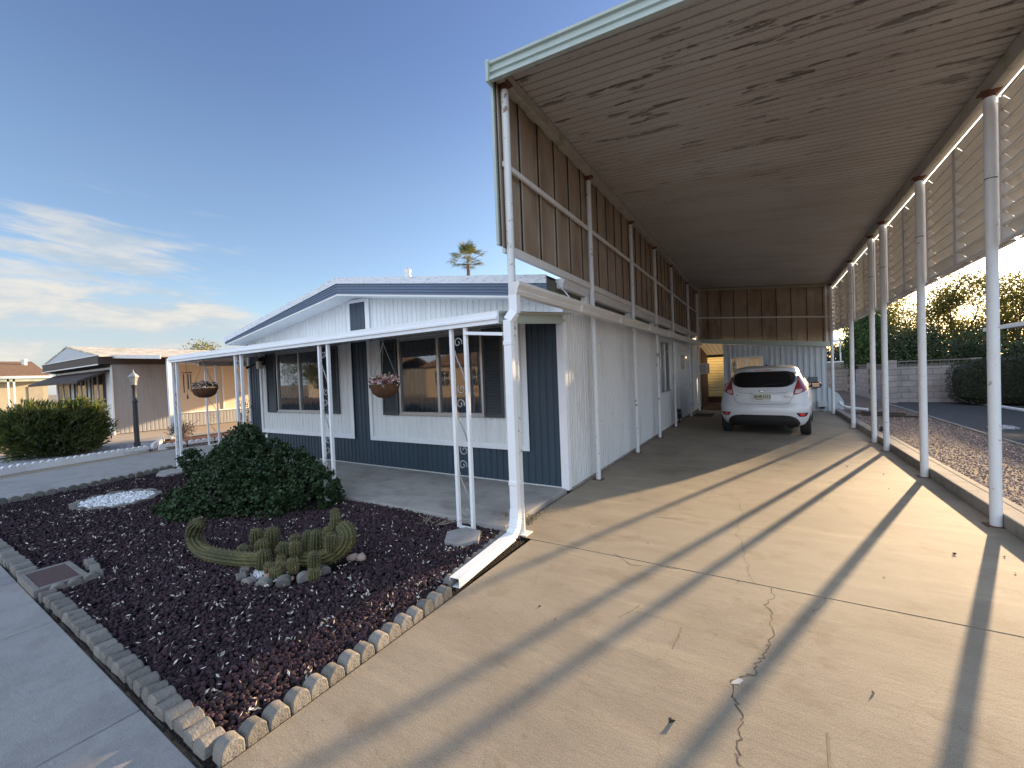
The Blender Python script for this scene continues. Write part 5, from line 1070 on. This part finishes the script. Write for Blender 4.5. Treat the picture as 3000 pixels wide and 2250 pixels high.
MB().add([(-26.6, 4.56, 2.43), (-19.1, 4.56, 2.43), (-19.1, 4.9, 2.35), (-26.6, 4.9, 2.35)], [(0,1,2,3)]).build('soffit', M['dark'], nh)
aw = mat('awning_dark', (.040, .024, .020), .7, var=.1)
mb = MB(); mb.add([(-26.4, 4.1, 1.90), (-19.5, 4.1, 1.90), (-19.4, 4.88, 2.27), (-26.3, 4.88, 2.27), (-26.4, 4.1, 1.82), (-19.5, 4.1, 1.82), (-19.4, 4.88, 2.20), (-26.3, 4.88, 2.20)], [(0,1,2,3),(7,6,5,4),(0,4,5,1),(1,5,6,2),(3,7,4,0)]); mb.build('awning', aw, nh)
for a, b in ((-25.9, -24.2), (-23.2, -22.0), (-21.2, -20.0)):
    w_ = MB(); w_.box(a, b, 4.86, 4.885, .95, 2.15); o = w_.build('window', M['car_glass'], nh); mb = MB(); c = (a+b)/2
    for x in (a, c, b): mb.box(x-.03, x+.03, 4.84, 4.86, .92, 2.18)
    mb.build('window_frame', M['gutter_white'], o)
for x in (-21.35, -19.9, -23.4): MB().box(x-.12, x+.0, 4.84, 4.88, .95, 2.15).build('shutter', bf, nh)
nc = thing('neighbour_carport', 'neighbour carport with a screened tan wall and one white front post', 'carport', (-17.2, 5.1, 0))
MB().add([(-19.15, 4.95, 2.74), (-15.15, 4.95, 2.50), (-15.15, 16, 2.50), (-19.15, 16, 2.74), (-19.15, 4.95, 2.70), (-15.15, 4.95, 2.46), (-15.15, 16, 2.46), (-19.15, 16, 2.70)], [(0,1,2,3),(7,6,5,4),(1,5,6,2)]).build('roof', mat('underside_tan', (.42, .36, .30), .7), nc)
MB().bar((-19.15, 4.93, 2.70), (-15.12, 4.93, 2.46), .03, .11).build('front_fascia', M['gutter_white'], nc)
MB().box(-15.30, -15.20, 5.11, 5.21, 0, 2.42).build('post', M['white_paint'], nc, bevel=.004)
MB().box(-15.29, -15.2, 8.2, 8.3, 0, 2.42).build('post', M['white_paint'], nc, bevel=.004)
corr((-19.2, 16), (-19.2, 6.58), .02, .56, (1, 0), .12, .004).build('knee_wall', M['tan_siding'], nc, fix=False)
MB().box(-19.22, -19.20, 6.6, 16, .60, 2.44).build('screen', mat('shade_screen', (.70, .56, .42), .8, var=.05, vs=60), nc)
mb = MB(); mb.box(-19.195, -19.15, 6.56, 16, .55, .60); mb.box(-19.195, -19.15, 6.56, 16, 2.44, 2.50)
for y in (6.56, 8.25, 9.95, 11.6, 13.3): mb.box(-19.195, -19.155, y, y+.045, .60, 2.44)
mb.build('screen_frame', M['white_paint'], nc)
fh = thing('far_house', 'house with a brown shingle roof and pale eaves at the left edge', 'house', (-38, 5, 0))
layered('shingle', (.25, .15, .09), [(9, (1, 1, 1), 4, .4, .65, (.75, .72, .70)), (30, (1, .4, 4), 3, .4, .65, (.8, .8, .8))], .9)
MB().add([(-37.4, -4, 2.62), (-37.4, 6.75, 2.62), (-42, 6.75, 3.72), (-42, -4, 3.72), (-37.4, -4, 2.56), (-37.4, 6.75, 2.56), (-42, 6.75, 3.66), (-42, -4, 3.66)], [(0,1,2,3),(7,6,5,4),(1,5,6,2)]).build('roof', M['shingle'], fh)
MB().box(-37.42, -37.34, -4, 6.8, 2.48, 2.63).build('gutter', M['white_paint'], fh); MB().box(-38, -37.42, -4, 6.8, 2.30, 2.48).build('eave', mat('pale_green', (.42, .47, .38), .7), fh)
MB().box(-38.2, -38.0, -4, 6.7, 0, 2.5).build('wall', mat('far_wall', (.42, .38, .28), .8, var=.08), fh)
for y in (5.02, 5.24): MB().box(-37.5, -37.42, y, y+.08, 0, 2.48).build('post', M['white_paint'], fh)
MB().box(-38.0, -37.96, 5.9, 6.5, 0, 2.0).build('door', mat('far_door', (.36, .32, .25), .7), fh)
mb = MB(); mb.lathe([(.12, 0), (.12, .35), (.16, .36), (.16, .46)], (-40.9, 6.25, 3.35), 10); mb.build('vent_pipe', M['white_paint'], fh)
# ---------------------------------------------------------------- right hand boundary
bw = thing('block_wall', 'grey concrete block wall with a breeze-block top course', 'wall', (4, 20, 0))
def brick_mat(name, base, rotz=0):
    m = bpy.data.materials.new(name); m.use_nodes = True; N = m.node_tree.nodes; lk = m.node_tree.links.new; b = N['Principled BSDF']; b.inputs['Roughness'].default_value = .95
    tc = N.new('ShaderNodeTexCoord'); sp = N.new('ShaderNodeSeparateXYZ'); cb = N.new('ShaderNodeCombineXYZ'); lk(tc.outputs['Object'], sp.inputs[0]); lk(sp.outputs[1 if rotz else 0], cb.inputs[0]); lk(sp.outputs[2], cb.inputs[1])
    bt = N.new('ShaderNodeTexBrick'); lk(cb.outputs[0], bt.inputs[0]); bt.inputs['Scale'].default_value = 1; bt.inputs['Brick Width'].default_value = .40; bt.inputs['Row Height'].default_value = .20; bt.inputs['Mortar Size'].default_value = .006
    bt.inputs['Color1'].default_value = (*base, 1); bt.inputs['Color2'].default_value = (*[c*.82 for c in base], 1); bt.inputs['Mortar'].default_value = (*[c*.45 for c in base], 1)
    nz = N.new('ShaderNodeTexNoise'); nz.inputs['Scale'].default_value = 5; nz.inputs['Detail'].default_value = 6; lk(tc.outputs['Object'], nz.inputs[0]); mx = N.new('ShaderNodeMixRGB'); mx.blend_type = 'MULTIPLY'; mx.inputs[0].default_value = .5; lk(bt.outputs[0], mx.inputs[1]); lk(nz.outputs[0], mx.inputs[2])
    lk(mx.outputs[0], b.inputs[0]); bp = N.new('ShaderNodeBump'); bp.inputs['Distance'].default_value = .01; lk(bt.outputs['Fac'], bp.inputs['Height']); bp.invert = True; lk(bp.outputs[0], b.inputs['Normal']); M[name] = m; return m
by = brick_mat('block_y', (.46, .42, .41), 1); bx_ = brick_mat('block_x', (.46, .42, .41), 0)
MB().box(3.62, 3.78, 19.0, 27.0, -.05, 1.18).build('side_run', by, bw); MB().box(3.8, 16, 19.3, 19.46, -.05, 1.28).build('front_run', bx_, bw); MB().box(-3, 3.6, 27.2, 27.36, -.05, 1.15).build('back_run', bx_, bw)
for x, y, h in ((3.58, 18.9, 1.52), (3.56, 22.0, 1.46), (3.56, 27.0, 1.45), (5.7, 19.26, 1.5)): MB().box(x, x+.24, y, y+.24, -.05, h).build('pier', by, bw, bevel=.005)
def breeze(p0, p1, z, h, nb):
    mb = MB(); p0 = Vector(p0); p1 = Vector(p1); u = (p1-p0).normalized(); L_ = (p1-p0).length
    mb.bar((p0.x, p0.y, z+h-.02), (p1.x, p1.y, z+h-.02), .14, .04); k = int(L_/h)
    for i in range(k):
        c = p0+u*(i+.5)*L_/k; r = L_/k/2*.92
        for rr in (r, r*.55):
            mb.tube([(c.x+u.x*rr*math.cos(a), c.y+u.y*rr*math.cos(a), z+rr*math.sin(a)*1.0) for a in [math.pi*q/8 for q in range(9)]], .016, 5)
        for a in (.25, .5, .75): mb.tube([(c.x, c.y, z), (c.x+u.x*r*math.cos(a*math.pi), c.y+u.y*r*math.cos(a*math.pi), z+r*math.sin(a*math.pi))], .014, 5)
        e = p0+u*i*L_/k; mb.tube([(e.x, e.y, z), (e.x, e.y, z+h-.03)], .02, 5)
    mb.build('breeze_course', M['concrete_block'], bw)
breeze((3.95, 19.38), (9, 19.38), 1.28, .21, 12); breeze((3.70, 19.2), (3.70, 27), 1.18, .2, 20); breeze((-3, 27.28), (3.6, 27.28), 1.15, .2, 20)
rl = thing('patio_rail', 'white metal railing beyond the block wall at the end of the yard', 'railing', (2.3, 33, 0)); mb = MB(); mb.box(-2, 4.2, 33, 33.08, 2.85, 2.98); mb.box(-2, 4.2, 33, 33.06, 1.55, 1.62)
for k in range(9): mb.box(-2+k*.75, -1.93+k*.75, 33, 33.07, 1.6, 2.85)
mb.build('rail', M['white_paint'], rl); MB().box(-2, 4.2, 33.02, 33.05, -.05, 1.55).build('base', M['concrete_block'], rl)
# clipped hedges
def hedge(name, label, x0, x1, y0, y1, h, m, n, size, rnd=.25):
    t = thing(name, label, 'hedge', ((x0+x1)/2, (y0+y1)/2, 0)); P = []
    while len(P) < n:
        f = random.random(); A = [(x1-x0)*(y1-y0), 2*(x1-x0)*h, 2*(y1-y0)*h]; s = sum(A); u, v = random.random(), random.random()
        if f < A[0]/s: p = [x0+u*(x1-x0), y0+v*(y1-y0), h]
        elif f < (A[0]+A[1])/s: p = [x0+u*(x1-x0), random.choice((y0, y1)), v*h]
        else: p = [random.choice((x0, x1)), y0+u*(y1-y0), v*h]
        c = Vector(((x0+x1)/2, (y0+y1)/2, h/2)); hw = Vector(((x1-x0)/2, (y1-y0)/2, h/2)); q = [(p[i]-c[i])/hw[i] for i in range(3)]; k = (abs(q[0])**5+abs(q[1])**5+abs(q[2])**5)**(1/5)
        P.append([c[i]+q[i]/k*hw[i]*(1-.06*random.random()) for i in range(3)])
    P = np.array(P); V, F = leaves(P, size, .6); np_obj('foliage', V, F, m, t)
    core = MB(); s = .93; vs = []; 
    for a in range(13):
        for b in range(24):
            th_ = math.pi*a/12; ph = 2*math.pi*b/24; d = (math.sin(th_)*math.cos(ph), math.sin(th_)*math.sin(ph), math.cos(th_)); k = (abs(d[0])**5+abs(d[1])**5+abs(d[2])**5)**(1/5); vs.append(((x0+x1)/2+d[0]/k*(x1-x0)/2*s, (y0+y1)/2+d[1]/k*(y1-y0)/2*s, h/2+d[2]/k*h/2*s))
    core.add(vs, [(a*24+b, a*24+(b+1) % 24, (a+1)*24+(b+1) % 24, (a+1)*24+b) for a in range(12) for b in range(24)]); core.build('twigs', mat('hedge_core', (.018, .022, .012), .95), t); return t
hedge('clipped_hedge', 'dark clipped hedge with a rounded end in front of the block wall', 4.9, 9.5, 17.7, 19.0, 1.50, mat('hedge_dark', (.030, .038, .016), .7, isl=.5, var=.2), 14000, .045)
hedge('clipped_hedge', 'lighter green clipped hedge at the right edge of the photo', 6.45, 9.0, 15.2, 17.0, 1.58, mat('hedge_green', (.060, .095, .018), .7, isl=.5, var=.2, trans=.2), 12000, .045)
nb = thing('neighbour_awning', 'narrow white awning edge with a hanging downspout behind the hedges', 'awning', (7.5, 20, 0))
mb = MB(); mb.box(7.0, 7.06, 12.5, 22.6, 2.50, 2.60); mb.box(7.0, 7.05, 12.5, 22.6, 2.46, 2.50); mb.build('gutter', M['gutter_white'], nb, bevel=.006); MB().box(7.06, 11, 12.5, 22.6, 2.53, 2.56).build('roof', M['gutter_white'], nb)
MB().box(7.0, 7.09, 21.9, 22.0, -.05, 2.46).build('downspout', M['gutter_white'], nb)
o = MB(); o.lathe([(.01, 0), (.16, .005), (.17, .03), (.10, .07), (.01, .085)], (0, 0, 0), 14, 1.4, .6); o.v = [(4.0+p[0], 12.1+p[1], .055+p[2]) for p in o.v]; tag(recenter(o.build('pale_rock', M['white_gravel'], smooth=True)), 'smooth pale rock lying on the dark gravel', 'rock')
# ---------------------------------------------------------------- trees
mat('tree_leaf', (.045, .070, .020), .6, var=.3, vs=1.2, isl=.5, trans=.5, tcol=(.30, .27, .05)); mat('tree_bark', (.07, .05, .04), .95, var=.3, vs=8, bump=.4)
def tree(name, label, x, y, h, r, trunk_h, n, size, m='tree_leaf', blobs=None, group=None, cat='tree', spread=.28, asp=.45, dens=1.0, tr=.16, shell=.7):
    t = thing(name, label, cat, (x, y, 0), 0, group); mb = MB()
    if blobs is None:
        blobs = []
        for k in range(11):
            a = random.uniform(0, 6.28); q = random.uniform(.1, .75)*r; zc = random.uniform(trunk_h, h-.3*r); s = random.uniform(.32, .55)*r; blobs.append((x+q*math.cos(a), y+q*math.sin(a), zc, s, s, s*.8))
        blobs.append((x, y, h-.32*r, .5*r, .5*r, .38*r))
    limb((x, y, -.05), (x+random.gauss(0, .05)*h, y, trunk_h), tr, tr*.7, .04, 6, mb, 9)
    for b in blobs: 
        e = limb((x+random.gauss(0, .02), y, trunk_h*random.uniform(.6, .98)), (b[0], b[1], b[2]), tr*.42, tr*.10, .12, 6, mb, 6)
        for _ in range(4): limb(e[random.randint(3, 6)], (b[0]+random.gauss(0, .6)*b[3], b[1]+random.gauss(0, .6)*b[4], b[2]+random.gauss(.2, .5)*b[5]), tr*.12, tr*.04, .15, 4, mb, 4)
    mb.build('trunk', M['tree_bark'], t, smooth=True); P, _ = clumps(blobs, int(n*dens/14), 14, spread, shell); V, F = leaves(P, size, asp); np_obj('crown', V, F, M[m], t); return t
for i, (x, y, h, r, th_, n) in enumerate(((6.3, 44, 5.9, 2.6, 1.8, 9000), (9.3, 46, 7.0, 2.9, 2.2, 10000), (12.6, 45, 7.8, 2.8, 2.4, 11000), (15.9, 46, 7.3, 2.7, 2.4, 11000), (19.2, 47, 7.8, 2.8, 2.4, 9000), (23, 48, 8.8, 3.4, 2.4, 7000))):
    tree('backlit_tree', ('leftmost of the tall backlit trees beyond the wall, just right of the cypress', 'backlit tree second from the cypress, behind the close white posts', 'tall loose backlit tree with bright sky showing through its crown', 'airy backlit tree with forked dark trunks left of the nearest white post', 'tall airy tree at the right edge of the photo', 'tree beyond the right edge of the photo')[i], x, y, h, r, th_, n, .20, spread=.30, group='tall trees beyond the wall')
for i, (x, y, h, r) in enumerate(((5.6, 24.5, 2.9, 1.4), (7.6, 25, 2.75, 1.5), (9.9, 25, 2.9, 1.6), (4.9, 30, 3.6, 1.5))):
    tree('leafy_shrub', ('dark leafy shrub just behind the breeze-block wall', 'leafy shrub behind the middle of the dark hedge', 'leafy shrub behind the white awning edge', 'taller shrub between cypress and breeze-block wall')[i], x, y, h, r, .5, 9000, .11, m='leaf_dark', group='shrubs behind the wall', cat='shrub', spread=.16, tr=.07)
t = thing('cypress', 'dense green cypress standing behind the corner of the block wall', 'tree', (4.15, 25.5, 0)); bl = [(4.15, 25.5, .9+k*.36, max(.25, .95-.11*abs(k-3)), max(.25, .95-.11*abs(k-3)), .5) for k in range(8)]
mb = MB(); limb((4.15, 25.5, -.05), (4.15, 25.5, 3.2), .11, .03, .02, 6, mb, 8); mb.build('trunk', M['tree_bark'], t); P, Nn = clumps(bl, 900, 22, .08, .8); V, F = leaves(P, .13, .35, 1.2); np_obj('crown', V, F, mat('cypress_leaf', (.035, .075, .016), .7, isl=.5, var=.2), t)
for i, (x, y, r, n) in enumerate(((2, 37, 1.9, 9000), (7, 36, 1.7, 9000), (12, 36, 1.8, 9000), (17.5, 36, 1.9, 9000), (23, 36, 2.0, 7000))):
    shrub('oleander_hedge', '%s dark oleander clump from the left in the row under the backlit trees' % ORD[i], 'shrub', [(x, y, 1.0, 2.9, 1.2, 1.25+.15*(i % 2)), (x+1.8, y+.5, 1.3, 1.5, 1.0, 1.3), (x-1.6, y, 1.6, 1.2, .9, 1.1)], n//14, 14, .18, .20, M['leaf_dark'], .5, (), .6, group='oleander clumps under the trees')
tree('street_tree', 'thin grey tree showing above the far end of the neighbour roof', -39, 15.5, 5.2, 1.9, 2.6, 3200, .17, m='tree_leaf', spread=.25)
# fan palm
pm = thing('fan_palm', 'fan palm rising above the roof of the mobile home', 'palm tree', (-26.4, 35, 0)); mb = MB(); mb.tube([(-26.35, 35, -.05), (-26.5, 35, 6), (-26.38, 35, 10), (-26.42, 35, 12.2), (-26.40, 35, 13.4)], [.2, .15, .14, .19, .16], 10); mb.build('trunk', mat('palm_bark', (.17, .10, .065), .95, var=.35, vs=6, bump=.5), pm)
FV, FF = [], []; PV = MB()
for k in range(46):
    a = random.uniform(0, 6.283); el_ = random.uniform(-.1, 1.5); d = Vector((math.cos(a)*math.cos(el_), math.sin(a)*math.cos(el_), math.sin(el_))); L0 = random.uniform(1.0, 1.55); o = Vector((-26.4, 35, 13.6)); e = o+d*L0; PV.tube([o, o.lerp(e, .5)+Vector((0, 0, .06)), e], [.02, .014, .01], 4)
    sd_ = d.cross(Vector((0, 0, 1))).normalized(); up_ = sd_.cross(d)
    for q in range(15):
        b = (q/14-.5)*2.5; dd = (d*math.cos(b)+sd_*math.sin(b)).normalized(); l = random.uniform(.85, 1.2)*(1.1-.25*abs(b)); tip = e+dd*l-Vector((0, 0, random.uniform(.05, .35)*l)); md = e+dd*l*.55; pv = dd.cross(up_).normalized()*.035; j = len(FV); FV += [e, md-pv, md+pv, tip]; FF.append((j, j+1, j+3, j+2))
PV.build('leaf_stalk', mat('stalk', (.22, .20, .09), .7), pm); mesh_obj('crown', FV, FF, mat('palm_leaf', (.075, .10, .030), .6, isl=.4, trans=.3, tcol=(.3, .3, .08)), pm)
# ---------------------------------------------------------------- across the street (seen in the windows)
def street_house(x0, x1, y, lab, wallc, roofm):
    t = thing('street_house', lab, 'house', ((x0+x1)/2, y, 0)); MB().box(x0, x1, y-7, y, -.05, 2.6).build('wall', wallc, t)
    MB().add([(x0-.5, y+.6, 2.5), (x1+.5, y+.6, 2.5), (x1+.5, y-3.5, 3.9), (x0-.5, y-3.5, 3.9), (x0-.5, y-7.5, 2.5), (x1+.5, y-7.5, 2.5)], [(0,1,2,3),(3,2,5,4)]).build('roof', roofm, t)
    for k in range(3):
        xa = x0+1+k*(x1-x0-2)/2.6; w_ = MB().box(xa, xa+1.6, y, y+.03, .9, 2.1).build('window', M['car_glass'], t); mb = MB()
        for q in range(4): mb.box(xa+q*.53-.02, xa+q*.53+.02, y+.031, y+.045, .9, 2.1)
        mb.box(xa, xa+1.6, y+.031, y+.044, 1.48, 1.52); mb.build('window_bars', M['white_paint'], w_)
street_house(-25, -13, -17, 'tan house with a brown roof across the street', mat('tan_wall', (.27, .22, .175), .8), M['shingle'])
street_house(-44, -31, -18, 'pale house behind the street tree', mat('cream_wall', (.33, .30, .26), .8), M['shingle'])
street_house(-9, 3, -18, 'cream house straight across the street', M['cream_wall'], M['shingle'])
tree('street_tree', 'broad tree with a pale trunk across the street', -31, -11.5, 5.6, 3.0, 1.9, 9000, .2, spread=.25, tr=.22)
